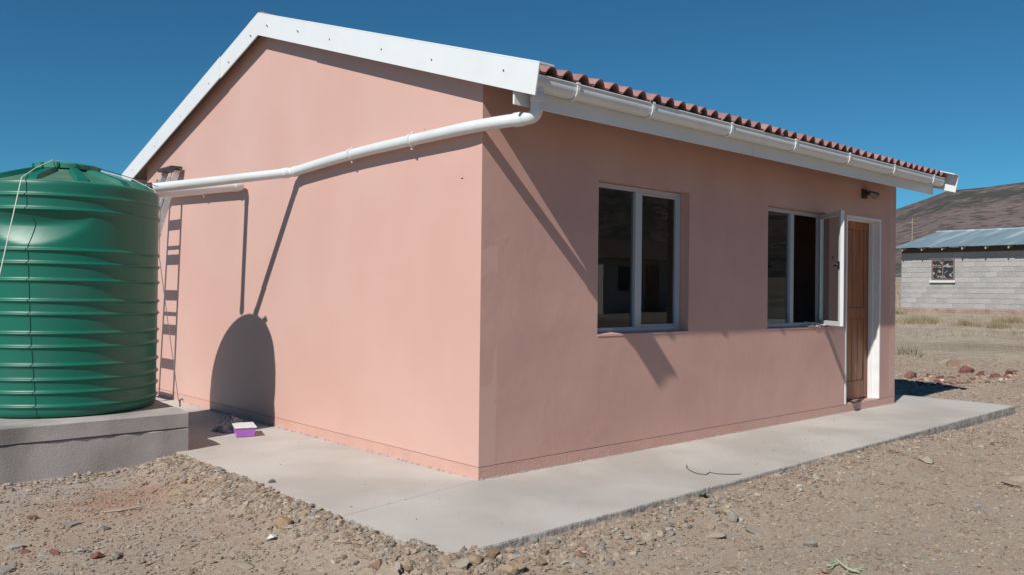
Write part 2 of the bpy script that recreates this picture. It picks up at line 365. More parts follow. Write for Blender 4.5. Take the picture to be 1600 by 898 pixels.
# front wall with its openings
W1 = (1.160, 2.313, .930, 2.100); W2 = (3.570, 4.775, .925, 2.098); D1 = (5.145, 5.995, ZB, 2.120)
xs = sorted({TH, *[W1[0], W1[1], W2[0], W2[1], D1[0], D1[1]], LH-TH}); zs = sorted({ZB, W1[2], W2[2], W2[3], W1[3], D1[3], zt(0)})
mb = MB()
def hole(x, z): return any(a < x < b and c < z < d for a, b, c, d in (W1, W2, D1))
xs2 = [0.0] + xs[1:-1] + [LH]
# front face, subdivided so that the plaster can be uneven
def fine(L_, step):
    out = []
    for a, b in zip(L_[:-1], L_[1:]):
        n = max(1, round((b-a)/step)); out += [a+(b-a)*i/n for i in range(n)]
    return out+[L_[-1]]
fx = fine(xs2, .10); fz = fine(zs, .10); edge = {round(v, 4) for v in (*xs2, *zs)}
idx = {}
def vid(i, j, lay):
    k = (i, j, lay)
    if k not in idx:
        x, z = fx[i], fz[j]; y = 0. if lay == 0 else TH
        if lay == 0: y = -.005*float(fbm(np.array(x*1.7), np.array(z*1.7+5), 3, 41)) - .0007*float(fbm(np.array(x*6.), np.array(z*6.), 2, 42))
        if lay == 0 and i == 0: y = 0
        idx[k] = len(mb.v); mb.v.append((x, y, z))
    return idx[k]
nx_, nz_ = len(fx), len(fz)
cell = lambda i, j: 0 <= i < nx_-1 and 0 <= j < nz_-1 and not hole((fx[i]+fx[i+1])/2, (fz[j]+fz[j+1])/2)
for i in range(nx_-1):
    for j in range(nz_-1):
        if not cell(i, j): continue
        mb.f.append((vid(i, j, 0), vid(i+1, j, 0), vid(i+1, j+1, 0), vid(i, j+1, 0)))
        if fx[i] >= TH-1e-6 and fx[i+1] <= LH-TH+1e-6: mb.f.append((vid(i, j, 1), vid(i, j+1, 1), vid(i+1, j+1, 1), vid(i+1, j, 1)))
        for (di, dj, a, b) in ((-1, 0, (i, j+1), (i, j)), (1, 0, (i+1, j), (i+1, j+1)), (0, -1, (i, j), (i+1, j)), (0, 1, (i+1, j+1), (i, j+1))):
            if not cell(i+di, j+dj) and 0 < i+di+1 < nx_ :
                mb.f.append((vid(*a, 0), vid(*a, 1), vid(*b, 1), vid(*b, 0)))
front = build(mb, 'front_wall', M_pink, house, smooth=30)
mb = MB().box(TH, LH-TH, WH-TH, WH, ZB, zt(WH)-.05); build(mb, 'rear_wall', M_pink, house)
# plinth band below the damp course line, with a recessed joint above it
mb = MB().box(.0, TH, .0, WH, -.02, .0825); mb.box(TH, LH-TH, .0, TH, -.02, .082); mb.box(LH-TH, LH, .0, WH, -.02, .0825)
mb.box(TH, LH-TH, WH-TH, WH, -.02, .082)
for (x0, x1, y0, y1) in ((.012, TH-.01, .012, WH-.01), (TH, LH-TH, .012, TH-.012), (LH-TH+.01, LH-.012, .012, WH-.01)): mb.box(x0, x1, y0, y1, .0828, ZB+.004)
build(mb, 'plinth_band', M_band, house)
# uneven mortar and paint crumbs squeezed out at the foot of the wall
def blob(c, s, seed):
    rg = np.random.default_rng(seed); t = (1+5**.5)/2
    v = np.array([(-1, t, 0), (1, t, 0), (-1, -t, 0), (1, -t, 0), (0, -1, t), (0, 1, t), (0, -1, -t), (0, 1, -t), (t, 0, -1), (t, 0, 1), (-t, 0, -1), (-t, 0, 1)])/1.9
    v = v*(.55+.8*rg.random((12, 1)))*np.array(s); return v+np.array(c)
ICO = [(0, 11, 5), (0, 5, 1), (0, 1, 7), (0, 7, 10), (0, 10, 11), (1, 5, 9), (5, 11, 4), (11, 10, 2), (10, 7, 6), (7, 1, 8), (3, 9, 4), (3, 4, 2), (3, 2, 6), (3, 6, 8), (3, 8, 9), (4, 9, 5), (2, 4, 11), (6, 2, 10), (8, 6, 7), (9, 8, 1)]
mb = MB()
for k in range(260):
    if k % 3: x = random.random()*LH; c = (x, -.004, .004)
    else: c = (-.004, random.random()*5, .004)
    if 5.1 < c[0] < 6.05: continue
    s = .003+.006*random.random(); mb.add(blob(c, (s*1.8, s, s*.8), k), ICO)
build(mb, 'mortar_crumbs', M_crumb, house, kind='stuff')
mb = MB().box(TH, LH-TH, TH, WH-TH, -.02, .06); build(mb, 'floor', M_room, house)
mb = MB().box(TH+.001, LH-TH-.001, 3.6, 3.66, .06, 2.6); build(mb, 'inner_wall', M_room, house)

# roof deck, tiles, ridge
BX0, BX1 = -.11, LH+.11
mb = MB()
for sgn in (1, -1):
    y_e = -.47 if sgn == 1 else WH+.46; ye, za = y_e, 3.583-TAN*abs(y_e-APY)+.125; zp = 3.583+.125
    a = [(BX0+.02, ye, za), (BX0+.02, APY, zp)]; mb.add([(BX0+.02, ye, za), (BX1-.02, ye, za), (BX1-.02, APY, zp), (BX0+.02, APY, zp), (BX0+.02, ye, za-.03), (BX1-.02, ye, za-.03), (BX1-.02, APY, zp-.03), (BX0+.02, APY, zp-.03)],
        [(0, 1, 2, 3), (7, 6, 5, 4), (0, 4, 5, 1), (1, 5, 6, 2), (2, 6, 7, 3), (3, 7, 4, 0)] if sgn == 1 else [(3, 2, 1, 0), (4, 5, 6, 7), (1, 5, 4, 0), (2, 6, 5, 1), (3, 7, 6, 2), (0, 4, 7, 3)])
deck = build(mb, 'roof', M_deck, house)
PT = math.atan(TAN)
def tile_mesh(w, ln, th=.013, rolls=2):
    mb = MB(); pr = []
    for k in range(rolls):
        x0 = k*w/rolls; rw = .105
        for q in range(9):
            t = q/8; pr.append((x0+.012+rw*t, .047*math.sin(math.pi*t)**.85))
        pr.append((x0+w/rolls-.012, -.002))
    pr = [(0., -.001)] + pr + [(w+.012, .004)]
    n = len(pr); vs = []
    for y, up in ((0, 0), (ln, 0)):
        for x, z in pr: vs.append((x, y, z+.024*(1-y/ln)+.004))
    for y in (0, ln):
        for x, z in pr: vs.append((x, y, z+.024*(1-y/ln)+.004-th))
    fs = []
    for i in range(n-1):
        fs += [(i, i+1, n+i+1, n+i), (2*n+i+1, 2*n+i, 3*n+i, 3*n+i+1), (2*n+i, 2*n+i+1, i+1, i), (n+i, n+i+1, 3*n+i+1, 3*n+i)]
    fs += [(0, n, 3*n, 2*n), (n-1, 3*n-1, 4*n-1, 2*n-1)]
    mb.add(vs, fs); return mb
TW = 6.57/22; EXP = .335
t0 = build(tile_mesh(TW, .41), 'roof_tile', M_tile, house, smooth=45)
YE = -.515; ZE = 3.583-TAN*abs(YE-APY)+.128
first = True
for c in range(3):
    for k in range(22):
        o = t0 if first else share(t0, house); first = False
        d = c*EXP + random.uniform(-.012, .012)
        o.location = (BX0+.018+k*TW+random.uniform(-.004, .004), YE+d*math.cos(PT), ZE+d*math.sin(PT)+random.uniform(0, .004))
        o.rotation_euler = (PT+random.uniform(-.01, .015), random.uniform(-.012, .012), random.uniform(-.008, .008))
mb = MB()
base = tile_mesh(TW, .41)
for sgn in (1, -1):
    for c in range(3 if sgn == 1 else 0, 12):
        for k in range(22):
            d = c*EXP
            for_v = []
            for (x, y, z) in base.v:
                yy = (y+d)*math.cos(PT)-z*math.sin(PT); zz = (y+d)*math.sin(PT)+z*math.cos(PT)
                px_ = BX0+.018+k*TW+x
                if sgn == 1: for_v.append((px_, YE+yy, ZE+zz))
                else: for_v.append((LH-(px_), 2*APY-(YE)-yy, ZE+zz))
            if max(v[1] for v in for_v) > APY+.02 and sgn == 1: continue
            if min(v[1] for v in for_v) < APY-.02 and sgn == -1: continue
            mb.add(for_v, base.f)
build(mb, 'upper_tiles', M_tile, house, smooth=45, kind='stuff')
rl = (BX1-BX0)/16
for k in range(16):
    mb = MB(); n = 9; vs = []
    for x, rr_ in ((BX0+.016+k*rl, .105), (BX0-.012+(k+1)*rl+.02, .098)):
        for rad in (rr_, rr_-.014):
            for q in range(n): a = math.pi*q/(n-1); vs.append((x, APY-rad*1.15*math.cos(a), 3.722+rad*.72*math.sin(a)))
    fs = []
    for q in range(n-1): fs += [(q, 2*n+q, 2*n+q+1, q+1), (n+q+1, 3*n+q+1, 3*n+q, n+q), (q, q+1, n+q+1, n+q), (2*n+q+1, 2*n+q, 3*n+q, 3*n+q+1)]
    fs += [(0, n, 3*n, 2*n), (n-1, 3*n-1, 4*n-1, 2*n-1)][0:0]
    mb.add(vs, fs); build(mb, 'ridge_tile', M_tile, house, smooth=50)
# barge boards: angle section, face plus top flange, in lapped lengths, screwed
def barge(xf, y0, y1, proud, out=-1):
    """face at x=xf, flange to the roof side; y0->y1 along one slope"""
    mb = MB(); s = 1 if y1 <= APY+.001 else -1
    def P(y, t, dx):      # t: 0 bottom edge .. 1 top edge, measured square to the slope
        hgt = .200
        zb = underside(y); zz = zb + hgt*t
        return (xf+dx, y, zz)
    sq = -.055           # ends cut square to the slope
    def ends(y, t):
        if abs(y-APY) < .01: return y
        return y - s*sq*0 if 0 < abs(y-APY) < 3.6 else y
    Y0 = [y0+(.035 if y0 < 0 else 0), y0]; Y1 = [y1-(.035*0), y1]
    th = .012; ox = proud*out
    def q(y, t, dx): return Vector((xf+ox+dx, y, underside(y)+.197*t))
    a0b, a0t, a1b, a1t = Y0[0], Y0[1], Y1[0], Y1[1]
    f = -out
    ring = lambda dx, bt=1.: [q(a0b, 0, dx), q(a1b, 0, dx), q(a1t, bt, dx), q(a0t, bt, dx)]
    A = ring(0); B = ring(f*th)
    mb.add(A+B, [(0, 3, 2, 1), (4, 5, 6, 7), (0, 1, 5, 4), (1, 2, 6, 5), (2, 3, 7, 6), (3, 0, 4, 7)])
    if out == 1: mb.f = [tuple(reversed(t_)) for t_ in mb.f]
    # flange
    fl = .13; n0 = len(mb.v); up = Vector((0, 0, th))
    C = [q(a0t, 1, 0), q(a1t, 1, 0), q(a1t, 1, f*fl), q(a0t, 1, f*fl)]; D = [p+up for p in C]
    mb.add(C+D, [(0, 1, 2, 3), (7, 6, 5, 4), (0, 4, 5, 1), (1, 5, 6, 2), (2, 6, 7, 3), (3, 7, 4, 0)])
    return mb
bg = []
for (y0, y1, pr) in ((-.652, 2.150, .009), (2.135, APY-.001, 0.)): bg.append((build(barge(BX0, y0, y1, pr), 'barge_board', M_white, house, bevel=.002), y0, y1))
for (y0, y1, pr) in ((6.735, 3.885, .009), (3.90, APY+.001, 0.)): bg.append((build(barge(BX0, y0, y1, pr), 'barge_board', M_white, house, bevel=.002), y1, y0))
for (y0, y1) in ((-.652, APY-.001), (6.735, APY+.001)): build(barge(BX1, y0, y1, 0, 1), 'barge_board', M_white, house, bevel=.002)
for (x, y) in ((417.4, 39.8), (465.5, 48.3), (515.8, 61.6), (597, 77), (675.5, 93.4), (788, 110), (391.9, 55.8), (357.5, 97), (327, 131), (282.6, 182), (242.8, 228.6), (207.4, 266)):
    p = on(x, y, 0, BX0-.004); par = next(b for b, a, c in bg if a <= p.y <= c)
    mb = MB().tube([(p.x+.004, p.y, p.z), (p.x-.004, p.y, p.z)], .011, 10); wsh = build(mb, 'washer', M_white, par)
    mb = MB().tube([(p.x, p.y, p.z-.003), (p.x-.0095, p.y, p.z-.003)], .0065, 8); build(mb, 'screw', M_screw, par)
# fascia boards on the front eave (and one behind)
for x0, x1 in ((BX0+.014, 2.62), (2.625, 6.40)): build(MB().box(x0, x1, -.412, -.397, 2.403, 2.575), 'fascia_board', M_white, house, bevel=.002)
build(MB().box(BX0+.014, 6.40, WH+.385, WH+.40, 2.42, 2.585), 'fascia_board', M_white, house)
for k in range(8):    # rafter feet under the open eave
    x = .35+k*.83
    mb = MB(); mb.add([(x, -.396, 2.44), (x+.038, -.396, 2.44), (x+.038, .0, 2.565), (x, .0, 2.565), (x, -.396, 2.555), (x+.038, -.396, 2.555), (x+.038, .0, 2.68), (x, .0, 2.68)], [(3, 2, 1, 0), (4, 5, 6, 7), (0, 1, 5, 4), (1, 2, 6, 5), (2, 3, 7, 6), (3, 0, 4, 7)])
    build(mb, 'rafter', M_deck, house)
# gutter: squarish half round with bead, end stops, brackets
def gprof(yc, zt_, w, d, sgn=1):
    pr = [(-.5*w, 0), (-.5*w, -.35*d)]
    for k in range(9):
        a = math.pi + math.pi*k/8; pr.append((.5*w*math.cos(a), -.40*d + .60*d*math.sin(a)))
    pr += [(.5*w, -.35*d), (.5*w, 0)]
    return [(yc+sgn*y, zt_+z) for y, z in pr]
def gutter(x0, x1, yc, zt_, w=.105, d=.088, th=.003, sgn=1):
    o = gprof(yc, zt_, w, d, sgn); i = gprof(yc, zt_, w-2*th, d-th, sgn); n = len(o); mb = MB(); vs = []
    for x in (x0, x1): vs += [(x, y, z) for y, z in o] + [(x, y, z) for y, z in i]
    fs = []
    for k in range(n-1):
        fs += [(k, k+1, 2*n+k+1, 2*n+k), (n+k+1, n+k, 3*n+k, 3*n+k+1)]
    for x in (0, 2*n): fs.append(tuple(x+k for k in range(n)) if x == 0 else tuple(x+k for k in reversed(range(n))))
    mb.add(vs, fs)
    mb.tube([(x0, yc-sgn*.5*w, zt_), (x1, yc-sgn*.5*w, zt_)], .0065, 8); mb.tube([(x0, yc+sgn*.5*w, zt_), (x1, yc+sgn*.5*w, zt_)], .004, 6)
    return mb
GY, GZ = -.468, 2.583
gut = build(gutter(-.05, 6.44, GY, GZ), 'gutter', M_pvc, house, smooth=40)
for bx in (.36, 1.14, 2.135, 3.125, 4.13, 5.12, 6.13):
    mb = MB(); o = gprof(GY, GZ+.006, .127, .104); n = len(o)
    vs = [(x, y, z) for x in (bx-.013, bx+.013) for y, z in o]; mb.add(vs, [(k, k+1, n+k+1, n+k) for k in range(n-1)])
    mb.add([(x, y, z) for x in (bx-.013, bx+.013) for y, z in gprof(GY, GZ+.003, .111, .093)], [(k+1, k, n+k, n+k+1) for k in range(n-1)])
    i_ = gprof(GY, GZ+.003, .111, .093)
    for x in (bx-.013, bx+.013): mb.add([(x, y, z) for y, z in o]+[(x, y, z) for y, z in i_], [(k, n+k, n+k+1, k+1) if x < bx else (k+1, n+k+1, n+k, k) for k in range(n-1)])
    mb.box(bx-.013, bx+.013, GY-.066, GY-.052, GZ-.004, GZ+.012); mb.box(bx-.013, bx+.013, GY+.0585, -.4125, GZ-.06, GZ+.006)
    build(mb, 'gutter_bracket', M_pvc, gut)
gut2 = build(gutter(-.05, 6.44, WH+.457, 2.583, sgn=-1), 'gutter', M_pvc, house, smooth=40)

# downpipes
def bend(pts, r, n=6, big={}):
    P = [Vector(p) for p in pts]; out = [P[0]]
    for i in range(1, len(P)-1):
        a = (P[i-1]-P[i]).normalized(); b = (P[i+1]-P[i]).normalized(); q = big.get(i, r); p0 = P[i]+a*q; p1 = P[i]+b*q
        for k in range(n+1): t = k/n; out.append(p0*(1-t)**2+P[i]*2*t*(1-t)+p1*t*t)
    return out+[P[-1]]
PR = .0405
path1 = bend([(.045, -.472, 2.515), (.040, -.472, 2.334), (-.066, -.05, 2.327), (-.068, 1.5, 2.314), (-.068, 2.46, 2.260), (-1.13, 2.95, 2.058)], .06, big={2: .25, 3: .5})
dp1 = build(MB().tube(path1, PR, 24), 'downpipe', M_pvc, house, smooth=40)
path2 = bend([(.0, WH+.46, 2.515), (-.02, WH+.46, 2.36), (-.068, WH-.1, 2.315), (-.068, 3.47, 2.222), (-1.06, 3.25, 2.045)], .05)
dp2 = build(MB().tube(path2, PR, 24), 'downpipe', M_pvc, house, smooth=40)
def collar(par, c, d, ln, r=PR+.005):
    c = Vector(c); d = Vector(d).normalized(); mb = MB().tube([c-d*ln/2, c-d*(ln/2-.006), c+d*(ln/2-.006), c+d*ln/2], [r-.003, r, r, r-.003], 24); build(mb, 'pipe_socket', M_pvc, par, smooth=40)
d1 = Vector((-.106, .422, -.007)); collar(dp1, Vector((.040, -.472, 2.334))+d1.normalized()*.13, d1, .075); 
dm = Vector((0, .96, -.054)); dleg = Vector((-1.062, .49, -.202))
collar(dp1, Vector((-.068, 2.46, 2.260))+dm.normalized()*-.05, dm, .06); collar(dp1, Vector((-.068, 2.46, 2.260))+dleg.normalized()*.06, dleg, .06)
collar(dp1, (.0435, -.472, 2.455), (0, 0, 1), .06)
d2 = Vector((-.99, -.22, -.177)); collar(dp2, Vector((-.068, 3.47, 2.222))+d2.normalized()*.07, d2, .06); collar(dp2, (-.068, 3.56, 2.225), (0, 1, .034), .06)
for par, y, z in ((dp1, .70, 2.3208), (dp1, 1.50, 2.3105), (dp2, 4.35, 2.253), (dp2, 5.4, 2.288)):
    mb = MB().tube([(-.068, y-.012, z), (-.068, y+.012, z)], PR+.0075, 20, cap=True)
    mb.box(-.03, -.001, y-.01, y+.01, z-.012, z+.012); mb.tube([(-.068, y, z+PR), (-.068, y, z+PR+.02)], .007, 8); mb.tube([(-.068, y, z-PR), (-.068, y, z-PR-.028)], .007, 8)
    build(mb, 'pipe_clip', M_pvc, par, smooth=40)
# small holes chipped in the gable plaster
for (x, y, s) in ((722, 279.5, .010), (663, 203, .006)):
    p = on(x, y, 0, -.001); mb = MB().add(blob((p.x+.003, p.y, p.z), (.006, s*1.7, s*.8), int(x)), ICO); build(mb, 'plaster_chip', M_dark, gable)

# windows
def bars(mb, x0, x1, z0, z1, w, y0, y1):
    mb.box(x0, x1, y0, y1, z0, z0+w); mb.box(x0, x1, y0, y1, z1-w, z1); mb.box(x0, x0+w, y0, y1, z0+w, z1-w); mb.box(x1-w, x1, y0, y1, z0+w, z1-w)
FY0, FY1 = .088, .132
def window(x0, x1, z0, z1, mxl, mxr, open_right):
    e = .004; w = .036; fr = MB()
    x0 += e; x1 -= e; z0 += .012; z1 -= e
    bars(fr, x0, x1, z0, z1, w, FY0, FY1); fr.box(mxl, mxr, FY0-.003, FY1+.002, z0+w, z1-w)
    f = build(fr, 'window', M_alu, house, bevel=.002)
    build(MB().box(x0+w-.004, mxl+.004, .110, .115, z0+w-.004, z1-w+.004), 'pane', M_glass, f)
    if not open_right:
        s = MB(); bars(s, mxr+.002, x1-w-.002, z0+w+.002, z1-w-.002, .016, FY0+.004, FY1-.006); sa = build(s, 'sash', M_alu, f, bevel=.0015)
        build(MB().box(mxr+.014, x1-w-.014, .110, .115, z0+w+.014, z1-w-.014), 'pane', M_glass, f)
    else:
        hx, hy = x1-w+.012, FY0-.002; ln = 0.555; ang = R(49)
        d = Vector((-math.cos(ang), -math.sin(ang), 0)); nrm = Vector((math.sin(ang), -math.cos(ang), 0))   # nrm points to the outer side
        Mx = Matrix((d, nrm, Vector((0, 0, 1)))).transposed().to_4x4(); Mx.translation = Vector((hx, hy, 0))
        za, zb = z0+.012, z1-.012; s = MB(); sw = .046
        for a in ((0, ln, za, za+sw), (0, ln, zb-sw, zb), (0, sw, za+sw, zb-sw), (ln-sw, ln, za+sw, zb-sw)): s.box(a[0], a[1], -.018, .018, a[2], a[3], Mx)
        sa = build(s, 'open_sash', M_white, f, bevel=.002, label='window sash standing open towards the camera')
        build(MB().box(sw-.004, ln-sw+.004, -.003, .003, za+sw-.004, zb-sw+.004, Mx), 'pane', M_glass, f)
        hd = MB(); zc = 1.545
        hd.box(ln-.042, ln-.012, -.030, -.018, zc-.035, zc+.035, Mx); hd.tube([Mx @ Vector((ln-.027, -.03, zc)), Mx @ Vector((ln-.05, -.055, zc+.01)), Mx @ Vector((ln-.115, -.05, zc+.085))], .0065, 8); hd.box(ln-.10, ln-.03, -.042, -.032, zc-.012, zc+.002, Mx)
        build(hd, 'sash_handle', M_dark, f)
        st = MB().tube([Mx @ Vector((.18, .0, za-.006)), (hx-.28, hy+.02, z0+w+.006)], .006, 8); build(st, 'window_stay', M_alu, f)
    return f
for (xa, xb, za, zb) in (W1, W2):
    mb = MB(); mb.add([(xa+.001, -.004, za-.01), (xb-.001, -.004, za-.01), (xb-.001, -.002, za+.004), (xa+.001, -.002, za+.004), (xa+.001, .089, za+.016), (xb-.001, .089, za+.016), (xb-.001, .13, za+.0115), (xa+.001, .13, za+.0115)], [(0, 1, 2, 3), (3, 2, 5, 4), (4, 5, 6, 7), (0, 3, 4), (0, 4, 7), (1, 5, 2), (1, 6, 5), (0, 7, 6, 1)])
    build(mb, 'window_sill', M_pink, house)
window(*W1, 1.705, 1.778, False); window(*W2, 4.140, 4.205, True)
# plaster smear and rag left on the second window sill
mb = MB()
for k in range(6): mb.add(blob((4.37+.045*k, -.002+.03*random.random(), .938), (.035, .03, .012), 300+k), ICO)
build(mb, 'sill_mortar', mat('dry_mortar', (.50, .46, .42), .9, bump=.4, bscale=50), house)

# door: steel frame, timber leaf of boards between stiles, concrete step
x0, x1, z0, z1 = D1; fr = MB(); fw = .032; YB = .142
fr.box(x0+.002, x0+fw, -.006, YB, z0, z1-fw); fr.box(x1-fw, x1-.002, -.006, YB, z0, z1-fw); fr.box(x0+.002, x1-.002, -.006, YB, z1-fw, z1-.002)
fr.box(x0+fw, x0+fw+.014, .072, YB-.02, z0, z1-fw-.014); fr.box(x1-fw-.014, x1-fw, .072, YB-.02, z0, z1-fw-.014); fr.box(x0+fw, x1-fw, .072, YB-.02, z1-fw-.014, z1-fw)
df = build(fr, 'door_frame', M_dframe, house, bevel=.003)
lx0, lx1, lz1 = x0+fw+.003, x1-fw-.003, z1-fw-.003
# the leaf sits behind the rebate and is a little wider than the opening
door = build(MB().box(lx0, lx1, .142, .170, z0+.012, lz1), 'door', M_wood, house)
st = .105
for a in ((lx0, lx0+st, z0+.012, lz1), (lx1-st, lx1, z0+.012, lz1)): build(MB().box(a[0], a[1], .124, .1415, a[2], a[3]), 'stile', M_wood, door, bevel=.004)
for za, zb in ((z0+.012, z0+.21), (lz1-.10, lz1), (1.0, 1.12)): build(MB().box(lx0+st+.001, lx1-st-.001, .124, .1415, za, zb), 'rail', M_wood, door, bevel=.004)
nb = 4; bw = (lx1-lx0-2*st)/nb
for za, zb in ((z0+.213, .997), (1.123, lz1-.103)):
    for k in range(nb): build(MB().box(lx0+st+k*bw+.003, lx0+st+(k+1)*bw-.003, .131, .1413, za, zb), 'board', M_wood, door, bevel=.003)
hl = MB().box(lx0+.03, lx0+.07, .116, .124, 1.0, 1.16); hl.tube([(lx0+.05, .116, 1.1), (lx0+.05, .08, 1.1), (lx0+.15, .078, 1.1)], .009, 10); build(hl, 'handle', M_alum, door, smooth=40)
build(MB().box(x0+.003, x1-.003, .004, .20, .0, z0-.002), 'door_step', M_conc, house, bevel=.004)

# wall lamp by the door
p = on(1349, 304, 1, 0); lm = MB(); lm.box(p.x-.045, p.x+.045, -.028, .002, p.z-.05, p.z+.05); lm.tube([(p.x, -.028, p.z), (p.x, -.07, p.z)], .022, 12)
lamp = build(lm, 'wall_lamp', mat('bronze_lamp', (.05, .038, .028), .5), house, bevel=.004)
build(MB().tube([(p.x-.01, -.07, p.z+.012), (p.x+.05, -.075, p.z+.005), (p.x+.08, -.078, p.z-.004), (p.x+.135, -.08, p.z-.012)], [.024, .028, .036, .042], 14), 'lamp_shade', mat('frosted_lamp_glass', (.16, .145, .125), .35), lamp, smooth=40)

# ------------------------------------------------------------------ tank on its plinth
PZ = .300
pl = thing('tank_plinth', 'low grey plastered plinth carrying the green water tank', 'plinth', (-1.7, 3.0, -.15))
def plinth_layer(z0_, z1_, o, name):
    P4 = [Vector((-3.2, 2.215-o, 0)), Vector((-1.055+o, 2.207-o, 0)), Vector((-.90+o, 4.0+o, 0)), Vector((-3.2, 4.0+o, 0))]; pts = []
    for i in range(4):
        a, b = P4[i], P4[(i+1) % 4]; n = 24
        for k in range(n):
            q = a.lerp(b, k/n); pts.append(Vector((q.x+.006*random.uniform(-1, 1), q.y+.006*random.uniform(-1, 1), 0)))
    n = len(pts); mb = MB(); ins = lambda q: (q.x-(.012 if q.x > -1.2 and q.y > 2.24 or q.x > -1.07 else 0), q.y+(.012 if q.y < 2.26 else 0)); vs = [(q.x, q.y, z0_) for q in pts] + [(q.x, q.y, z1_-.012) for q in pts] + [(*ins(q), z1_+.002*random.uniform(-1, 1)) for q in pts]
    fs = [(L_*n+i, L_*n+(i+1) % n, (L_+1)*n+(i+1) % n, (L_+1)*n+i) for L_ in (0, 1) for i in range(n)] + [tuple(2*n+i for i in range(n))]
    mb.add(vs, fs); return build(mb, name, M_plinth, pl, smooth=35)
plinth_layer(-.2, .178, 0, 'plinth_base'); plinth_layer(.182, PZ, .004, 'plinth_cap')

TC = (-1.705, 3.06); TR = .672
tank = thing('water_tank', 'dark green ribbed plastic rainwater tank on a grey plinth beside the house', 'water tank', (TC[0], TC[1], PZ))
ribz = [1.895, 1.795, 1.502, 1.406, 1.284, 1.143, 1.047, .909, .811, .679, .576, .484, .384]
prof = [(.30, PZ+.003), (TR-.035, PZ+.002), (TR-.008, PZ+.012), (TR, PZ+.04)]
zz = PZ+.05; rz = sorted(ribz)
zl = set(np.round(np.arange(PZ+.05, 1.985, .02), 4))
for r_ in rz: zl |= {round(r_+d, 4) for d in (-.030, -.022, -.015, -.009, -.004, 0, .004, .009, .015, .022, .030)}
RH = .0155
for z in sorted(zl):
    if z < PZ+.045 or z > 1.985: continue
    b = 0
    for r_ in rz:
        d = (z-r_)
        b = max(b, RH*math.exp(-(d/(.0105 if d > 0 else .0125))**2))
    prof.append((TR+b, z))
prof += [(TR-.001, 1.992), (TR-.006, 2.000), (TR-.016, 2.004)]
CA = math.atan2(CAM.y-TC[1], CAM.x-TC[0])
def dent(r, z, a):
    da = (a-(CA-.36)+math.pi) % (2*math.pi)-math.pi
    u = da/.62; zb = 1.535+.17*u*u; zp = 1.69+.04*u*u; zt_ = 1.785
    d = 0
    if abs(u) < 1 and zb < z < zt_:
        t = (z-zb)/(zp-zb) if z < zp else (zt_-z)/(zt_-zp)
        t = max(0, min(1, t)); d = -.050*(1-u*u)*t*(1.35-.35*t)
    return r + d + .003*math.sin(3*a+z*2)
body = build(MB().lathe(prof, TC, 160, dent), 'tank_body', M_tank, tank, smooth=60)
# domed top with radial ribs and a shallow skirt
def domez(r): return 2.000 + .205*(1-(r/.66))
mb = MB(); n = 144; prd = [(.664, 2.0005), (.655, 2.008), (.60, domez(.60)), (.5, domez(.5)), (.4, domez(.4)), (.3, domez(.3)), (.235, domez(.235)), (.22, domez(.22)+.012), (.05, domez(.22)+.02)]
mb.lathe(prd, TC, n); mb.f.append(tuple((len(prd)-1)*n+k for k in range(n)))
dome = build(mb, 'tank_top', M_lid, tank, smooth=40)
for k in range(12):
    a = CA+.16+k*math.pi/6; ca, sa_ = math.cos(a), math.sin(a); tx, ty = -sa_, ca
    pts = []
    for r_, w, hh in ((.652, .060, .004), (.60, .056, .034), (.45, .048, .036), (.30, .040, .034), (.245, .036, .016)):
        zb = domez(r_); cxy = (TC[0]+ca*r_, TC[1]+sa_*r_)
        pts.append([(cxy[0]-tx*w, cxy[1]-ty*w, zb-.005), (cxy[0]-tx*w*.6, cxy[1]-ty*w*.6, zb+hh), (cxy[0]+tx*w*.6, cxy[1]+ty*w*.6, zb+hh), (cxy[0]+tx*w, cxy[1]+ty*w, zb-.005)])
    m2 = MB(); m2.add([p for r4 in pts for p in r4], [(4*i+j, 4*i+j+1, 4*i+j+5, 4*i+j+4) for i in range(4) for j in range(3)] + [(3, 2, 1, 0), (16, 17, 18, 19)])
    build(m2, 'top_rib', M_tank, tank, smooth=30)
# black screw lid lying over the manhole
mb = MB(); lc = (TC[0], TC[1]); prl = [(.232, 2.150), (.236, 2.152), (.236, 2.185), (.225, 2.195), (.10, 2.213), (.02, 2.216)]
mb.lathe(prl, lc, 48); mb.f.append(tuple((len(prl)-1)*48+k for k in range(48))); lid = build(mb, 'manhole_lid', mat('green_lid_plastic', (.03, .20, .13), .5), tank, smooth=40)
mb = MB()
for k in range(12):
    a = k*math.pi/6; mb.tube([(lc[0]+.236*math.cos(a), lc[1]+.236*math.sin(a), 2.16), (lc[0]+.236*math.cos(a), lc[1]+.236*math.sin(a), 2.19)], .012, 6)
build(mb, 'lid_grip', M_tank, lid)
# inlet boots
for c, d in (((-1.10, 2.935, 2.066), dleg), ((-1.035, 3.255, 2.049), d2)):
    c = Vector(c); d = d.normalized(); build(MB().tube([c-d*.012, c+d*.03], PR+.006, 18), 'inlet_seal', M_dark, tank, smooth=40)
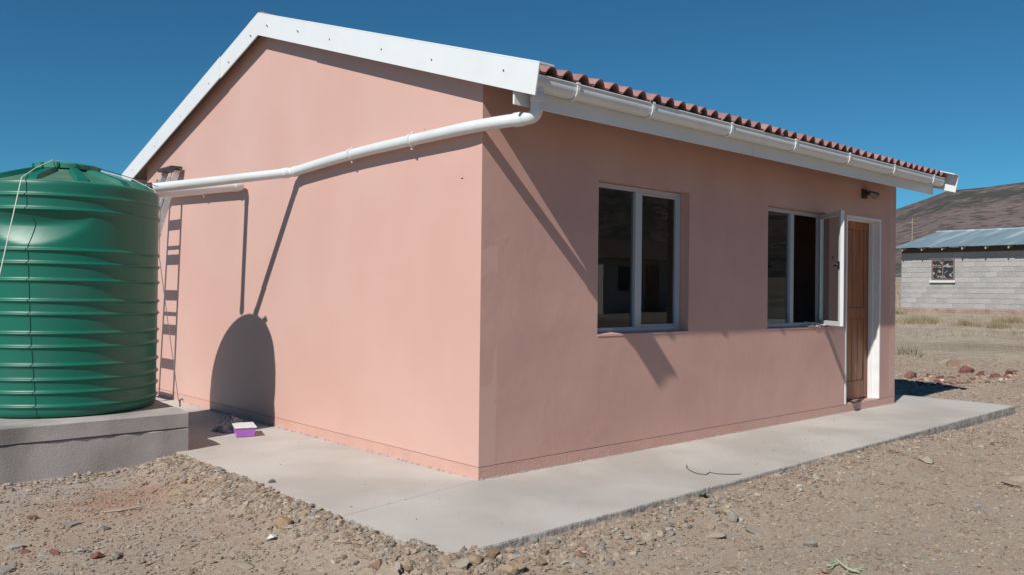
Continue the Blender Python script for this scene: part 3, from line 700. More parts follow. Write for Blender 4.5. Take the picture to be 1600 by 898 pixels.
# black strip across the tank top
def strap(pts, w, t, name, mt, par):
    mb = MB(); P = [Vector(p) for p in pts]
    sd = (P[-1]-P[0]).cross(Vector((0, 0, 1))).normalized()*w/2
    vs = []
    for p in P: vs += [p-sd, p+sd, p+sd+Vector((0, 0, t)), p-sd+Vector((0, 0, t))]
    fs = [(3, 2, 1, 0), tuple(4*(len(P)-1)+k for k in range(4))] + [(4*i+k, 4*i+(k+1) % 4, 4*i+4+(k+1) % 4, 4*i+4+k) for i in range(len(P)-1) for k in range(4)]
    mb.add(vs, fs); return build(mb, name, mt, par)
ST = []
for t in np.linspace(-.66, .66, 13):
    ax_ = Vector((RT.x, RT.y, 0)).normalized(); bk = Vector((FW.x, FW.y, 0)).normalized()*.12
    q = Vector((TC[0], TC[1], 0)) + ax_*t + bk; rr_ = math.hypot(q.x-TC[0], q.y-TC[1]); ST.append((q.x, q.y, max(domez(rr_)+.060, 2.205 if rr_ < .24 else 0)))
strap(ST, .07, .006, 'black_strap', M_dark, tank)

# tie-down twine over the tank, to a peg on the plinth
def twine(pts, r=.0032): return MB().tube(pts, r, 6)
tc3 = lambda x, y, r: None
def onc(x, y, rad):
    d = FW + RT*((x-800)/FPX) - UP*((y-449)/FPX); o = Vector((CAM.x-TC[0], CAM.y-TC[1])); dx, dy = d.x, d.y
    a = dx*dx+dy*dy; b = 2*(o.x*dx+o.y*dy); c = o.x**2+o.y**2-rad*rad; t = (-b-math.sqrt(max(0, b*b-4*a*c)))/(2*a); return CAM+d*t
apex = Vector((TC[0], TC[1], 2.224))
sh = onc(232, 294, .64); rimR = Vector((TC[0]+.66*math.cos(CA+1.25), TC[1]+.66*math.sin(CA+1.25), 2.02))
peg = Vector((-.972, 2.58, PZ+.01))
tl = [apex, Vector((TC[0]+.5*math.cos(CA+1.25), TC[1]+.5*math.sin(CA+1.25), domez(.5)+.053)), rimR]
out = Vector((math.cos(CA+1.25), math.sin(CA+1.25), 0))
tl += [Vector((TC[0], TC[1], 0))+out*.705+Vector((0, 0, 1.89)), Vector((TC[0], TC[1], 0))+out*.70+Vector((0, 0, 1.5)), peg+Vector((-.01, .01, .04)), peg]
tie = thing('tie_down_twine', 'thin white twine stretched over the green tank and pegged at its foot', 'twine', tuple(peg))
build(twine(tl), 'twine_strand', M_string, tie)
rimL = onc(34, 281, .672); rimL.z = 2.012
fl_ = Vector((CAM.x-TC[0], CAM.y-TC[1], 0)).normalized()
lowL = Vector((-2.5, 2.30, .30))
midl = rimL.lerp(lowL, .4)
build(twine([apex, Vector((*(apex.xy.lerp(rimL.xy, .35)), 2.206)), Vector((*(apex.xy.lerp(rimL.xy, .72)), 2.110)), rimL+fl_*.03, rimL.lerp(lowL, .5), lowL]), 'twine_strand', M_string, tie)
build(MB().tube([peg+Vector((0, 0, -.02)), peg+Vector((0, 0, .035)), peg+Vector((.012, -.006, .045)), peg+Vector((.02, -.01, .03))], .006, 8), 'peg', M_screw, tie)

# ------------------------------------------------------------------ aluminium step ladder leaning on the gable wall
lad = thing('stepladder', 'folded aluminium stepladder leaning on the gable wall behind the tank', 'ladder', (-.75, 5.3, 0))
def lp(side, t, off=0):      # t 0 at the foot, 1 at the top cap
    y = (5.10+(5.06-5.10)*t) if side == 0 else (5.56+(5.40-5.56)*t)
    return Vector((-.78+(.70)*t+off, y, 2.53*t))
def rail(side, off, w, d, a=0., b=1.):
    mb = MB(); p, q = lp(side, a, off), lp(side, b, off); vs = []
    for c in (p, q): vs += [c+Vector((-d/2, -w/2, 0)), c+Vector((d/2, -w/2, 0)), c+Vector((d/2, w/2, 0)), c+Vector((-d/2, w/2, 0))]
    return mb.add(vs, [(3, 2, 1, 0), (4, 5, 6, 7), (0, 1, 5, 4), (1, 2, 6, 5), (2, 3, 7, 6), (3, 0, 4, 7)])
for s in (0, 1):
    r_ = build(rail(s, 0, .026, .068), 'front_rail', M_alum, lad, bevel=.003)
    build(rail(s, 0, .032, .08, -.004, .02), 'rubber_foot', M_dark, r_)
    build(rail(s, .075 if 0 else -.062, .022, .03, .02, .97), 'rear_rail', M_alum, lad, bevel=.003)
for k in range(7):
    t = .115+k*.122; a, b = lp(0, t), lp(1, t); mb = MB().box(a.x-.045, a.x+.045, a.y+.012, b.y-.012, a.z-.035, a.z); build(mb, 'tread', M_alum, lad, bevel=.002)
for t in (.20, .55, .78):
    a, b = lp(0, t, -.062), lp(1, t, -.062); build(MB().box(a.x-.006, a.x+.006, a.y+.01, b.y-.01, a.z-.018, a.z+.018), 'rear_brace', M_alum, lad)
a, b = lp(0, 1), lp(1, 1); mb = MB().box(a.x-.080, a.x+.055, a.y-.03, b.y+.03, a.z+.004, a.z+.046); build(mb, 'top_cap', mat('grey_ladder_cap', (.035, .035, .035), .5, (.3, .29, .28), 45, 4, .60, .66), lad, bevel=.012)

# ------------------------------------------------------------------ purple tub and plastic bag in the tank's shadow
T0 = Vector((-.415, 2.60, 0)); ta = R(-19)
Mt = Matrix.Translation(T0) @ Matrix.Rotation(ta, 4, 'Z')
tub = thing('plastic_tub', 'small purple plastic tub with a white lid on the concrete by the gable wall', 'tub', tuple(T0))
mb = MB(); hw, hd_ = .083, .130; tp = .86
vs = [Vector((sx*hw*k, sy*hd_*k, z)) for z, k in ((.004, tp), (.078, 1.), (.078, .97), (.010, tp*.96)) for sx, sy in ((-1, -1), (1, -1), (1, 1), (-1, 1))]
mb.add([Mt @ v for v in vs], [(3, 2, 1, 0), (12, 13, 14, 15)] + [(4*i+k, 4*i+(k+1) % 4, 4*i+4+(k+1) % 4, 4*i+4+k) for i in range(3) for k in range(4)])
build(mb, 'tub_body', M_tub, tub, bevel=.004); build(MB().box(-hw-.006, hw+.006, -hd_-.006, hd_+.006, .0785, .089, Mt), 'tub_lid', M_lidw, tub, bevel=.003)
rg = np.random.default_rng(5); n = 26; mb = MB(); vs = []; fs = []
for i in range(9):
    for k in range(n):
        th_ = (i/8)*math.pi/2; a = 2*math.pi*k/n; q = 1+.33*(rg.random()-.5)+.12*math.sin(5*a+i)
        vs.append((-.40+.13*math.cos(th_)*math.cos(a)*q, 2.90+.12*math.cos(th_)*math.sin(a)*q, .004+.11*math.sin(th_)*(.75+.4*rg.random())))
for i in range(8):
    for k in range(n): fs.append((i*n+k, i*n+(k+1) % n, (i+1)*n+(k+1) % n, (i+1)*n+k))
mb.add(vs, fs); tag(build(mb, 'plastic_bag', M_bag, smooth=20, loc=(-.40, 2.90, 0)), 'crumpled grey plastic bag in the shade behind the purple tub', 'bag')

# ------------------------------------------------------------------ block house in the field behind
BXP = 32.0; BZ = .83; BY0, BY1 = 3.0, 10.62
bh = thing('block_house', 'grey cement block house with iron roof in the dry field', 'house', (BXP, BY1, .55))
build(MB().box(BXP+.012, BXP+.14, BY0+.012, BY1-.012, BZ, 3.22), 'wall', M_mortar, bh)
build(MB().box(BXP+.14, BXP+5.6, BY1-.15, BY1-.0125, BZ, 3.3), 'wall', M_mortar, bh); build(MB().box(BXP+.14, BXP+5.6, BY0, BY0+.14, BZ, 3.3), 'wall', M_mortar, bh); build(MB().box(BXP+5.6, BXP+5.74, BY0+.01, BY1-.01, BZ, 3.2), 'wall', M_mortar, bh)
blk = build(MB().box(BXP, BXP+.14, BY1, BY1+.39, .55, .74), 'block', M_block, bh, bevel=.004); firstb = True
wy0, wy1, wz0, wz1 = 8.55, 9.42, 1.93, 2.74
for r_ in range(11):
    y = BY1-.39-(.2 if r_ % 2 else 0)
    if r_ % 2:
        pass
    cols = []
    yy = BY1
    if r_ % 2: cols.append((BY1-.19, .19)); yy = BY1-.20
    while yy-.39 > BY0: cols.append((yy-.39, .39)); yy -= .40
    for (ya, ln) in cols:
        z = BZ+.005+r_*.2
        if z < wz1-.02 and z+.19 > wz0+.02 and ya < wy1 and ya+ln > wy0:
            parts = []
            if ya+ln > wy1+.05: parts.append((wy1+.01, ya+ln-wy1-.01))
            if ya < wy0-.05: parts.append((ya, wy0-.01-ya))
        else: parts = [(ya, ln)]
        for (pa_, pl_) in parts:
            o = blk if firstb else share(blk, bh); firstb = False
            o.location = (random.uniform(-.004, .004), pa_-BY1, z-.55); o.scale = (1, pl_/.39, 1)
mb = MB()
for r_ in range(3):
    y = BY1+.02-(.11 if r_ % 2 else 0)
    while y-.22 > BY0: mb.box(BXP-.03+random.uniform(-.006, .006), BXP+.10, y-.215, y, .595+r_*.079, .595+r_*.079+.067); y -= .228
build(MB().box(BXP-.02, BXP+.13, BY0, BY1-.006, BZ+2.206, 3.215), 'eave_shade_board', mat('dark_eave_shade', (.075, .06, .05), .85), bh)  # added dark board, its colour paints the eave's shadow along the wall top
mb_ = None
build(mb, 'brick_footing', M_brick, bh, kind='stuff'); build(MB().box(BXP-.012, BXP+.1, BY0, BY1, .4, .829), 'footing_mortar', mat('pale_mortar', (.42, .33, .28), .95), bh)
# corrugated roof sheets
EX, EZ = BXP-.52, 3.23; RX, RZ = BXP+4.1, 4.15; shw = .76
def sheet(x0, z0_, x1, z1_, y0, y1):
    mb = MB(); n = int(round((y1-y0)/.019)); vs = []
    dx, dz = x1-x0, z1_-z0_; ln = math.hypot(dx, dz); nx2, nz2 = -dz/ln, dx/ln
    for i in range(n+1):
        y = y0+(y1-y0)*i/n; w = .009*math.cos((y-y0)/.076*2*math.pi)
        for (x, z) in ((x0, z0_), (x1, z1_)): vs.append((x+nx2*w, y, z+nz2*w))
    m_ = len(vs); vs += [(x, y, z-.003) for x, y, z in vs]
    fs = [(2*i, 2*i+2, 2*i+3, 2*i+1) if dx < 0 else (2*i+1, 2*i+3, 2*i+2, 2*i) for i in range(n)]; fs += [tuple(m_+k for k in reversed(f)) for f in fs]
    fs += [(2*i, m_+2*i, m_+2*i+2, 2*i+2) for i in range(n)]
    return mb.add(vs, fs)
k = 0; y = BY1+.16
while y > BY0-.2:
    zo = .004*(k % 2); sh_ = build(sheet(EX+random.uniform(-.02, .02), EZ+zo, RX, RZ+zo, y-shw, y+.03), 'roof_sheet', M_zinc, bh, smooth=50); build(sheet(RX+4.6, EZ, RX, RZ+zo, y-shw, y+.03), 'roof_sheet', M_zinc, bh, smooth=50); y -= shw; k += 1
build(MB().tube([(RX, y, RZ+.01), (RX, BY1+.17, RZ+.01)], .05, 8), 'ridge_cap', M_zinc, bh)
for px_, in ((1409.7,), (1439.6,), (1471.5,), (1502.8,), (1539.5,), (1575.4,), (1612,), (1650,)):
    yr = on(px_, 393, 0, EX+.05).y; mb = MB()
    mb.add([(EX+.06, yr-.02, 3.10), (EX+.06, yr+.022, 3.10), (EX+.06, yr+.022, 3.205), (EX+.06, yr-.02, 3.205), (BXP+.3, yr-.02, 3.26), (BXP+.3, yr+.022, 3.26), (BXP+.3, yr+.022, 3.37), (BXP+.3, yr-.02, 3.37)], [(0, 3, 2, 1), (4, 5, 6, 7), (0, 1, 5, 4), (2, 3, 7, 6), (1, 2, 6, 5), (3, 0, 4, 7)])
    build(mb, 'rafter_end', M_timber, bh)
# its window
mb = MB(); fx_ = BXP-.004
for (a, b, c, d) in ((wy0, wy1, wz0, wz0+.045), (wy0, wy1, wz1-.045, wz1), (wy0, wy0+.045, wz0+.045, wz1-.045), (wy1-.045, wy1, wz0+.045, wz1-.045)): mb.box(fx_-.012, BXP+.05, a, b, c, d)
bw_ = build(mb, 'window', M_redfr, bh); ym = wy0+.44
build(MB().box(fx_-.012, BXP+.05, ym-.02, ym+.02, wz0+.045, wz1-.045), 'mullion', M_redfr, bw_); build(MB().box(fx_-.012, BXP+.05, ym+.02, wy1-.045, wz0+.54, wz0+.58), 'transom', M_redfr, bw_)
build(MB().box(BXP+.0105, BXP+.0118, wy0+.045, wy1-.045, wz0+.045, wz1-.045), 'pane', mat('dusty_glass', (.03, .03, .03), .15, (.33, .31, .30), 7, 5, .52, .62), bw_)
build(MB().box(BXP-.09, BXP+.02, wy0-.05, wy1+.05, wz0-.11, wz0-.02), 'sill', mat('pale_sill', (.62, .60, .57), .8), bw_)
build(MB().box(BXP-.006, BXP+.03, wy0-.25, wy1+.1, wz1+.01, wz1+.075), 'lintel', mat('pale_lintel', (.58, .56, .53), .85), bh)
# aerial on the roof edge
pA = on(1430, 388, 0, EX+1.6); aer = MB().tube([(EX+1.6, BY1+.02, EZ+.3), (EX+1.6, BY1+.02, EZ+1.35)], .012, 6); aer.tube([(EX+1.6, BY1-.1, EZ+1.15), (EX+1.6, BY1+.14, EZ+1.15)], .008, 6)
build(aer, 'roof_aerial', M_timber, bh)

# ------------------------------------------------------------------ gravel, stones, rubble
PROTO = [blob((0, 0, 0), (1, 1, 1), 500+k) for k in range(24)]
ICO_ = np.array(ICO)
def scatter(pts, sizes, tints, name, mt, flat=.62, sink=.25):
    n = len(pts); V = np.empty((n, 12, 3)); z = gz(pts[:, 0], pts[:, 1])
    sel = RNG.integers(0, 24, n); P = np.array(PROTO)[sel]
    a = RNG.random(n)*6.283; ca, sa_ = np.cos(a)[:, None], np.sin(a)[:, None]
    sx = sizes[:, None]*(.75+.6*RNG.random((n, 1))); sy = sizes[:, None]*(.65+.5*RNG.random((n, 1))); szz = sizes[:, None]*flat*(.6+.7*RNG.random((n, 1)))
    px, py, pz = P[..., 0]*sx, P[..., 1]*sy, P[..., 2]*szz
    V[..., 0] = pts[:, 0:1]+px*ca-py*sa_; V[..., 1] = pts[:, 1:2]+px*sa_+py*ca; V[..., 2] = z[:, None]+pz+szz*(.42-sink)
    F = (ICO_[None]+12*np.arange(n)[:, None, None]).reshape(-1, 3)
    o = np_mesh(name, V.reshape(-1, 3), F, mt, smooth=False, tint=np.repeat(tints, 12, 0), k=3); o['kind'] = 'stuff'; return o
PAL = np.array([(.41, .315, .225), (.37, .285, .20), (.43, .345, .255), (.34, .25, .17), (.38, .32, .255), (.32, .29, .255), (.28, .20, .14), (.46, .40, .32), (.35, .22, .15)])
def tint(n): 
    t = PAL[RNG.choice(len(PAL), n, p=[.22, .22, .13, .14, .1, .07, .06, .02, .04])]; return np.clip(t*np.array([.95, .97, 1.03])*(.64+.36*RNG.random((n, 1))), 0, 1)
def ok(p): return ~((p[:, 0] > -1.155) & (p[:, 0] < 7.40) & (p[:, 1] > -1.15+.0175*np.clip(p[:, 0], 0, 8)) & (p[:, 1] < 7.2)) & ~((p[:, 1] > 2.19) & (p[:, 0] < -1.0))
def view(p):
    d = p-np.array([CAM.x, CAM.y]); f = d@np.array([FW.x, FW.y]); s = d@np.array([RT.x, RT.y]); return (f > 2.8) & (np.abs(s) < f*.66+.3)
def sample(n, box):
    p = np.c_[RNG.uniform(box[0], box[1], n), RNG.uniform(box[2], box[3], n)]; return p[ok(p) & view(p)]
p = sample(125000, (-4, 6.5, -4.5, 2.3)); s = .0035+.0085*RNG.random(len(p))**2; scatter(p, s, tint(len(p)), 'fine_gravel', M_gravel)
p = sample(42000, (4.5, 14, -3.5, 4)); s = .007+.016*RNG.random(len(p))**3; scatter(p, s, tint(len(p)), 'far_gravel', M_gravel)
p = sample(9000, (-4, 6, -4.5, 2.3)); cl = fbm(p[:, 0]*2.2, p[:, 1]*2.2, 3, 61); p = p[cl > -.10]; s = .006+.013*RNG.random(len(p))**3; scatter(p, s, tint(len(p)), 'gravel', M_gravel)
# rubble banked along the edges
n = 3900; t = RNG.random(n); d = np.abs(RNG.normal(0, .16, n)); pl1 = np.c_[-1.15-d, -1.25+t*3.5]
n = 4300; t = RNG.random(n)**1.6; d = np.abs(RNG.normal(0, .20, n)); pf1 = np.c_[-1.25+t*7.5, -1.16+.0171*np.clip(-1.25+t*7.5, 0, 8)-d]
n = 700; t = RNG.random(n); d = np.abs(RNG.normal(0, .13, n)); pp1 = np.c_[-2.7+t*1.7, 2.19-d]
p = np.concatenate([pl1, pf1, pp1]); p = p[ok(p) & view(p)]; s = .004+.022*RNG.random(len(p))**4; scatter(p, s, tint(len(p)), 'edge_rubble', M_gravel)
# crumbs lying on the slab
n = 110; p = np.c_[RNG.uniform(-1.1, 7.2, n), RNG.uniform(-1.05, -.02, n)]; p2 = np.c_[RNG.uniform(-1.08, -.02, 50), RNG.uniform(-.3, 4.5, 50)]; p = np.concatenate([p, p2, np.c_[RNG.normal(2.6, .35, 60), RNG.normal(-.72, .13, 60)]])
p = p[(p[:, 1] > -.98) & (p[:, 1] < 4.6)]
sgz = gz; gz = lambda x, y: np.zeros_like(x)+.001
s = .002+.005*RNG.random(len(p))**4; scatter(p, s, tint(len(p))*.75, 'slab_crumbs', M_gravel); gz = sgz

def hit(x, y, h=0.):
    """first ground point along the sight line through photo pixel (x, y)"""
    d = FW + RT*((x-800)/FPX) - UP*((y-449)/FPX); t = 2.; st = .05
    while t < 300:
        q = CAM+d*t
        if q.z < float(gz(q.x, q.y))+h:
            lo, hi = t-st, t
            for _ in range(14):
                m_ = (lo+hi)/2; q = CAM+d*m_
                if q.z < float(gz(q.x, q.y))+h: hi = m_
                else: lo = m_
            return CAM+d*hi
        st = max(.05, t*.01); t += st
    return q
import bmesh
def pebble(name, mt, x, y, w, h, label, cat='stone', group=None, depth=.8, z=None, seed=0, yaw=None):
    """a stone seen at photo pixel (x, y) on the ground, w x h metres"""
    gp = hit(x, y) if z is None else on(x, y, 2, z)
    bm = bmesh.new(); bmesh.ops.create_icosphere(bm, subdivisions=2, radius=.5); rg = np.random.default_rng(seed+int(x*7+y))
    pl_ = [(Vector(rg.normal(size=3)).normalized(), .17+.22*rg.random()) for _ in range(14)]
    for v in bm.verts:
        for nn, dd in pl_:
            k_ = v.co.dot(nn)
            if k_ > dd: v.co -= nn*(k_-dd)
        v.co *= 1+.10*(rg.random()-.5)
    me = bpy.data.meshes.new(name); bm.to_mesh(me); bm.free(); me.materials.append(mt)
    o = bpy.data.objects.new(name, me); COL.objects.link(o); o.location = (gp.x, gp.y, gp.z+h*.22); o.scale = (w*1.45, w*depth*1.45, h*1.7)
    o.rotation_euler = (rg.uniform(-.25, .25), rg.uniform(-.25, .25), (YAW-math.pi/2 if yaw is None else yaw)+rg.uniform(-.35, .35))
    return tag(o, label, cat, group)
S = M_stone
pebble('stone', S['grey'], 164, 826, .088, .034, 'flat oblong grey stone, the largest of the grey ones lying left of the apron')
pebble('stone', S['grey'], 182, 868, .075, .036, 'lumpy grey stone just right of a dark red tile shard')
pebble('stone', S['grey'], 115, 820, .085, .026, 'rough grey mortar lump left of the flat oblong grey stone')
pebble('stone', S['tan'], 276, 771, .085, .030, 'flat topped tan stone leaning on a smaller grey tan stone')
pebble('stone', S['pale'], 288, 774, .062, .032, 'smaller grey tan stone that the flat topped tan stone leans on')
pebble('stone', S['brown'], 288, 754, .062, .034, 'pointed dark brown stone just above the pair of tan stones')
pebble('stone', S['orange'], 443, 823, .100, .060, 'rounded orange tan boulder beside the rubble left of the apron')
pebble('stone', S['dark'], 466, 838, .034, .028, 'small black stone just below the rounded orange tan boulder')
pebble('stone', S['pale'], 385, 884, .125, .026, 'broad pale stone half sunk in the dirt at the bottom of the view')
pebble('stone', S['brown'], 592, 888, .065, .052, 'brown angular stone at the bottom, left of the apron corner')
pebble('stone', S['brown'], 907, 869, .060, .046, 'dark red brown stone standing alone in the gravel before the apron')
pebble('stone', S['tan'], 793, 893, .080, .055, 'left one of two big tan stones at the bottom edge by the apron corner')
pebble('stone', S['tan'], 811, 891, .085, .066, 'right one of two big tan stones at the bottom edge by the apron corner')
pebble('stone', S['grey'], 834, 846, .072, .050, 'rounded dark grey stone against the front edge of the apron')
pebble('stone', S['pale'], 1118, 840, .110, .032, 'smooth pale tan stone half buried in gravel before the apron')
pebble('stone', S['grey'], 1143, 812, .066, .052, 'light grey upright stone behind the smooth half buried one')
pebble('stone', S['grey'], 1180, 833, .095, .030, 'flat light grey stone right of the smooth half buried one')
pebble('stone', S['pale'], 1446, 719, .150, .055, 'pale stone wedge with a dark hollow under its right end')
pebble('stone', S['pale'], 1592, 748, .230, .040, 'broad pale slab of rock at the right edge of the view', depth=.6)
pebble('stone', S['grey'], 1267, 853, .072, .034, 'round light grey stone up and left of the green twig')
pebble('stone', S['orange'], 1290, 894, .062, .024, 'small flat orange stone just below the green twig')
pebble('stone', S['dark'], 1553, 694, .045, .032, 'small dark clod alone on the dirt below the far apron corner')
pebble('stone', S['dark'], 426, 753, .038, .034, 'small dark stone lying on the concrete near the left apron edge', z=.0)
pebble('stone', S['brown'], 1490, 570, .30, .15, 'brown boulder in the dry grass just beyond the red tile rubble')
pebble('stone', S['pale'], 1476, 566, .26, .11, 'pale boulder left of the brown one beyond the red tile rubble')
for i, (x, y, w, hh, k_, lab) in enumerate((
    (430, 777, .045, .032, 'tan', 'tan stone at the far end of the rubble along the apron left edge'), (455, 783, .045, .032, 'brown', 'brown stone second from the far end of the rubble along the apron left edge'),
    (480, 801, .045, .032, 'tan', 'tan stone third from the far end of the rubble along the apron left edge'), (520, 831, .045, .035, 'pale', 'pale stone midway in the rubble along the apron left edge'),
    (560, 869, .05, .038, 'tan', 'tan stone in the rubble just left of a brown angular one at the bottom'), (640, 884, .055, .042, 'tan', 'tan stone at the bottom edge just right of the brown angular one'),
    (668, 869, .05, .038, 'grey', 'greyish stone touching the apron left edge just before its near corner'), (690, 877, .07, .048, 'tan', 'tan stone right below the near corner of the apron'),
    (722, 885, .08, .052, 'pale', 'pale grey stone at the bottom just right of the apron near corner'), (745, 877, .065, .048, 'tan', 'tan stone between the apron near corner and two big tan stones'),
    (770, 869, .055, .042, 'brown', 'brown stone by the apron front edge behind two big tan stones'), (845, 881, .06, .045, 'tan', 'tan stone just right of the two big tan stones at the bottom'),
    (1015, 843, .06, .03, 'pale', 'pale flat stone midway between the red brown stone and the half buried one'), (1040, 801, .05, .032, 'grey', 'grey stone at the apron front edge left of the small weed'),
    (1225, 769, .05, .028, 'tan', 'tan stone in the gravel right of the small weed'))):
    pebble('stone', S[k_], x, y, w, hh, lab, group='rubble stones along the apron edge', seed=i)
for (x, y, w, hh, lab) in ((152, 870, .075, .036, 'thick dark red tile shard left of a lumpy grey stone'), (37, 862, .085, .022, 'thin dark red tile shard lying at the lower left'), (50, 808, .085, .016, 'thin dull red tile sliver nearest the tank plinth'), (88, 866, .075, .030, 'crumbled red tile piece between two grey mortar lumps')):
    pebble('tile_shard', M_shard, x, y, w, hh, lab, 'tile shard', depth=.5)
for (x, y, w, lab) in ((72, 870, .11, 'long pale grey mortar flake touching the crumbled red tile piece'), (8, 893, .12, 'whitish mortar rubble in the bottom left corner'), (20, 855, .10, 'thin pale stone flake above the thin dark red shard'), (126, 861, .075, 'pale slate like flake left of the thick red shard')):
    pebble('stone', S['grey'], x, y, w, .028, lab, depth=.55)
M_shard2 = mat('bright_red_shard', (.235, .085, .075), .9, (.21, .13, .105), 9, 4)
ORD = ('first', 'second', 'third', 'fourth', 'fifth', 'sixth', 'seventh', 'eighth', 'ninth')
for i, (x, y, w, hh) in enumerate(((1422, 590, .24, .15), (1452, 588, .12, .08), (1468, 592, .12, .07), (1490, 598, .20, .08), (1512, 582, .20, .13), (1532, 585, .18, .11), (1557, 587, .13, .08), (1577, 586, .17, .13))):
    pebble('tile_shard', M_shard2 if i in (0, 3, 5) else M_shard, x, y, w, hh, ORD[i] + ' broken red tile from the left in the rubble strip beyond the apron', 'tile shard', 'broken red tiles beyond the apron', seed=i, depth=.6)
n = 420; u = RNG.random(n); c0 = [hit(1402, 590), hit(1500, 594), hit(1598, 588)]
px_ = np.where(u < .5, c0[0].x+(c0[1].x-c0[0].x)*u*2, c0[1].x+(c0[2].x-c0[1].x)*(u*2-1)); py_ = np.where(u < .5, c0[0].y+(c0[1].y-c0[0].y)*u*2, c0[1].y+(c0[2].y-c0[1].y)*(u*2-1))
p = np.c_[px_+RNG.normal(0, .55, n), py_+RNG.normal(0, .12, n)]; s = .012+.045*RNG.random(n)**2.5
tn = np.array([(.22, .085, .075), (.19, .10, .08), (.34, .27, .21), (.27, .20, .15), (.42, .37, .31)])[RNG.choice(5, n, p=[.2, .2, .22, .28, .10])]*(.75+.4*RNG.random((n, 1))); scatter(p, s, tn, 'tile_rubble', M_gravel)
# litter
p_ = on(425, 843, 2, -.085); pz_ = float(gz(p_.x, p_.y))
mb = MB(); mb.add([(p_.x-.035, p_.y-.005, pz_+.006), (p_.x-.003, p_.y-.03, pz_+.018), (p_.x+.028, p_.y-.004, pz_+.010), (p_.x-.004, p_.y+.014, pz_+.026), (p_.x-.035, p_.y-.005, pz_+.008), (p_.x-.003, p_.y-.03, pz_+.020), (p_.x+.028, p_.y-.004, pz_+.012), (p_.x-.004, p_.y+.014, pz_+.028)], [(3, 2, 1, 0), (4, 5, 6, 7), (0, 1, 5, 4), (1, 2, 6, 5), (2, 3, 7, 6), (3, 0, 4, 7)])
tag(build(mb, 'paper_scrap', M_paper, loc=(p_.x, p_.y, pz_)), 'small white scrap of paper on the dirt left of the apron', 'litter')
p_ = on(1530, 791, 2, -.1); pz_ = float(gz(p_.x, p_.y)); tag(build(MB().tube([(p_.x-.032, p_.y+.03, pz_+.008), (p_.x, p_.y, pz_+.011), (p_.x+.03, p_.y-.025, pz_+.008)], [.003, .006, .003], 6), 'plastic_strip', M_blue, loc=(p_.x, p_.y, pz_)), 'thin blue strip of plastic on the dirt at the lower right', 'litter')
gp = hit
q0 = gp(1320, 880); tw = thing('twig', 'pale green forked twig lying on the dirt at the bottom right', 'twig', tuple(q0))
for path, r_ in (([(1307, 873), (1316, 881), (1326, 888), (1336, 891), (1343, 892)], .0065), ([(1332, 890), (1340, 888), (1348, 886), (1355, 884)], .005), ([(1312, 878), (1304, 880), (1297, 883), (1291, 882)], .0045), ([(1304, 880), (1300, 886), (1292, 889)], .004), ([(1297, 883), (1290, 878)], .0035), ([(1310, 876), (1300, 877), (1294, 880)], .0035), ([(1343, 889), (1350, 889)], .003)):
    build(MB().tube([gp(a, b, .016) for a, b in path], [r_]*(len(path)-1)+[r_*.5], 7), 'stem', M_twig, tw, smooth=50)
wp = [(1073, 725), (1073, 730), (1080, 735), (1090, 739), (1103, 740.5), (1109, 737), (1120, 739), (1140, 740), (1158, 739.5)]
P_ = [on(a, b, 2, .004 if i else .012) for i, (a, b) in enumerate(wp)]
tag(build(MB().tube(P_, .0028, 6), 'wire_offcut', M_wire, loc=tuple(P_[4])), 'bent dark wire offcut lying on the concrete below the first window', 'wire')
st_ = [gp(1565, 753, .01), gp(1580, 757, .012), gp(1596, 760, .01)]; tag(build(MB().tube(st_, [.007, .006, .004], 6), 'stick', M_wire, loc=tuple(st_[1])), 'dark dry stick beside the broad pale rock at the right edge', 'stick')
st_ = [gp(162, 799, .008), gp(190, 796, .01), gp(218, 791, .012)]; tag(build(MB().tube(st_, [.004, .006, .006], 6), 'stick', M_timber, loc=tuple(st_[1])), 'long dry brown stick on the dirt before the tank plinth', 'stick')
# small grey-green weed at the apron edge
q0 = gp(1098, 778); rgw = random.Random(3); mb = MB()
for k in range(60):
    a = rgw.uniform(0, 6.28); r1 = rgw.uniform(.004, .035); p0 = Vector((q0.x+math.cos(a)*r1*.4, q0.y+math.sin(a)*r1*.4, q0.z+rgw.uniform(0, .02))); d = Vector((math.cos(a), math.sin(a), rgw.uniform(.5, 1.6))).normalized(); sd = d.cross(Vector((0, 0, 1))).normalized()*.005
    ln = rgw.uniform(.02, .04); mb.add([p0-sd, p0+sd, p0+d*ln+sd*.2, p0+d*ln-sd*.2], [(0, 1, 2, 3)])
tag(build(mb, 'weed', M_weed, loc=tuple(q0)), 'small grey green weed growing at the front edge of the apron', 'weed')

# dry grass over the field: countless blades
def blades(cx, cy, n, spread, hmin, hmax, w):
    a = RNG.random((len(cx), n))*6.283; r_ = np.sqrt(RNG.random((len(cx), n)))*spread
    bx = (cx[:, None]+np.cos(a)*r_).ravel(); by = (cy[:, None]+np.sin(a)*r_).ravel(); N_ = len(bx); bz = gz(bx, by)-.01
    h_ = RNG.uniform(hmin, hmax, N_); yaw = RNG.random(N_)*6.283; le = RNG.normal(0, .45, (N_, 2))
    dx, dy = np.cos(yaw)*w, np.sin(yaw)*w
    V = np.stack([np.stack([bx-dx, by-dy, bz], -1), np.stack([bx+dx, by+dy, bz], -1), np.stack([bx+le[:, 0]*h_, by+le[:, 1]*h_, bz+h_], -1)], 1)
    return V.reshape(-1, 3)
def fview(p):
    d = p-np.array([CAM.x, CAM.y]); s = d@np.array([RT.x, RT.y]); f = d@np.array([FW.x, FW.y]); return (s/f > .40) & (s/f < .72)
c = np.c_[RNG.uniform(11, 31.5, 16000), RNG.uniform(-4, 12, 16000)]; c = c[fview(c) & (fbm(c[:, 0]*.35, c[:, 1]*1.1, 4, 90) > -.04) & (c[:, 0] > 13.3)]
Vg = [blades(c[:, 0], c[:, 1], 6, .10, .015, .05, .006)]
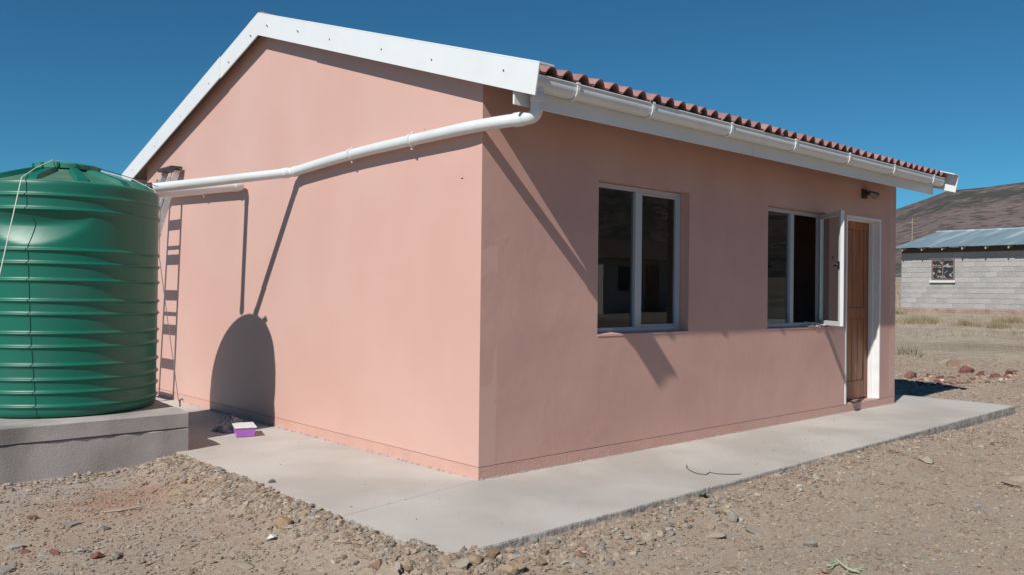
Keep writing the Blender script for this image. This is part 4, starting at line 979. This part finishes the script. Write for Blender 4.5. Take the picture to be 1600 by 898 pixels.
c = np.c_[RNG.uniform(12.5, 31, 1500), RNG.uniform(-4, 12, 1500)]; c = c[fview(c) & (fbm(c[:, 0]*.25, c[:, 1]*.6, 3, 191) > .03)]; Vg.append(blades(c[:, 0], c[:, 1], 14, .16, .04, .14, .007))
c = np.c_[RNG.uniform(33, 120, 9000), RNG.uniform(10, 60, 9000)]; c = c[fview(c)]; Vg.append(blades(c[:, 0], c[:, 1], 6, .3, .05, .2, .03))
Vg = np.concatenate(Vg); np_mesh('dry_grass', Vg, np.arange(len(Vg)).reshape(-1, 3), M_straw, smooth=False, k=3)['kind'] = 'stuff'
M_tuft = mat('olive_tuft', (.24, .19, .095), .85, (.33, .26, .15), 2, 4)
for (x, y, s_, lab) in ((1425, 505, .55, 'wide tuft of dry olive grass nearest the pink house'), (1450, 504, .5, 'tuft of dry olive grass left of the middle of the field'), (1513, 508, .4, 'low grey tuft beside a white scrap in the field'), (1562, 512, .45, 'dark olive tuft in front of the block house wall'), (1582, 503, .5, 'tall dry tuft at the right edge of the field'), (1413, 553, .42, 'pale upright straw tuft just beyond the pink house corner'), (1404, 490, .35, 'small olive tuft at the foot of the block house corner')):
    q0 = gp(x, y); cx = q0.x+RNG.normal(0, s_*.35, 30); cy = q0.y+RNG.normal(0, s_*.5, 30); Vt = blades(cx, cy, 12, .12, .08, .10+s_*.42, .008)
    o = np_mesh('grass_tuft', Vt-np.array([q0.x, q0.y, q0.z]), np.arange(len(Vt)).reshape(-1, 3), M_straw if 'pale' in lab else M_tuft, smooth=False, k=3); o.location = q0; tag(o, lab, 'grass tuft')

# ------------------------------------------------------------------ small farm house to the right of the view, mirrored in the first window
FHX, FHY = 27.0, -21.8; zf = float(gz(FHX, FHY))
fh = thing('farm_house', 'low pale farm house with brown roof, mirrored in the glass of the first window', 'house', (FHX, FHY, zf))
w_ = build(MB().box(FHX-3.4, FHX+3.4, FHY-2.4, FHY+2.4, zf-.3, zf+2.3), 'wall', mat('cream_wall', (.50, .46, .40), .85), fh)
mb = MB(); mb.add([(FHX-3.7, FHY+2.8, zf+2.25), (FHX+3.7, FHY+2.8, zf+2.25), (FHX+3.7, FHY, zf+3.3), (FHX-3.7, FHY, zf+3.3), (FHX-3.7, FHY-2.8, zf+2.25), (FHX+3.7, FHY-2.8, zf+2.25)], [(0, 1, 2, 3), (3, 2, 5, 4), (0, 3, 4), (1, 5, 2), (0, 4, 5, 1)])
build(mb, 'roof', mat('brown_roof', (.16, .11, .085), .7), fh)
for a, b, c, d, nm in ((-2.4, -1.3, .9, 1.9, 'window'), (1.2, 2.3, .9, 1.9, 'window'), (-.5, .4, 0, 2.0, 'door')):
    build(MB().box(FHX+a, FHX+b, FHY+2.402, FHY+2.44, zf+c, zf+d), nm, M_dark if nm == 'window' else M_wood, fh)
    build(MB().box(FHX-3.44, FHX-3.402, FHY+a*.8, FHY+b*.8, zf+c, zf+d), nm, M_dark if nm == 'window' else M_wood, fh)
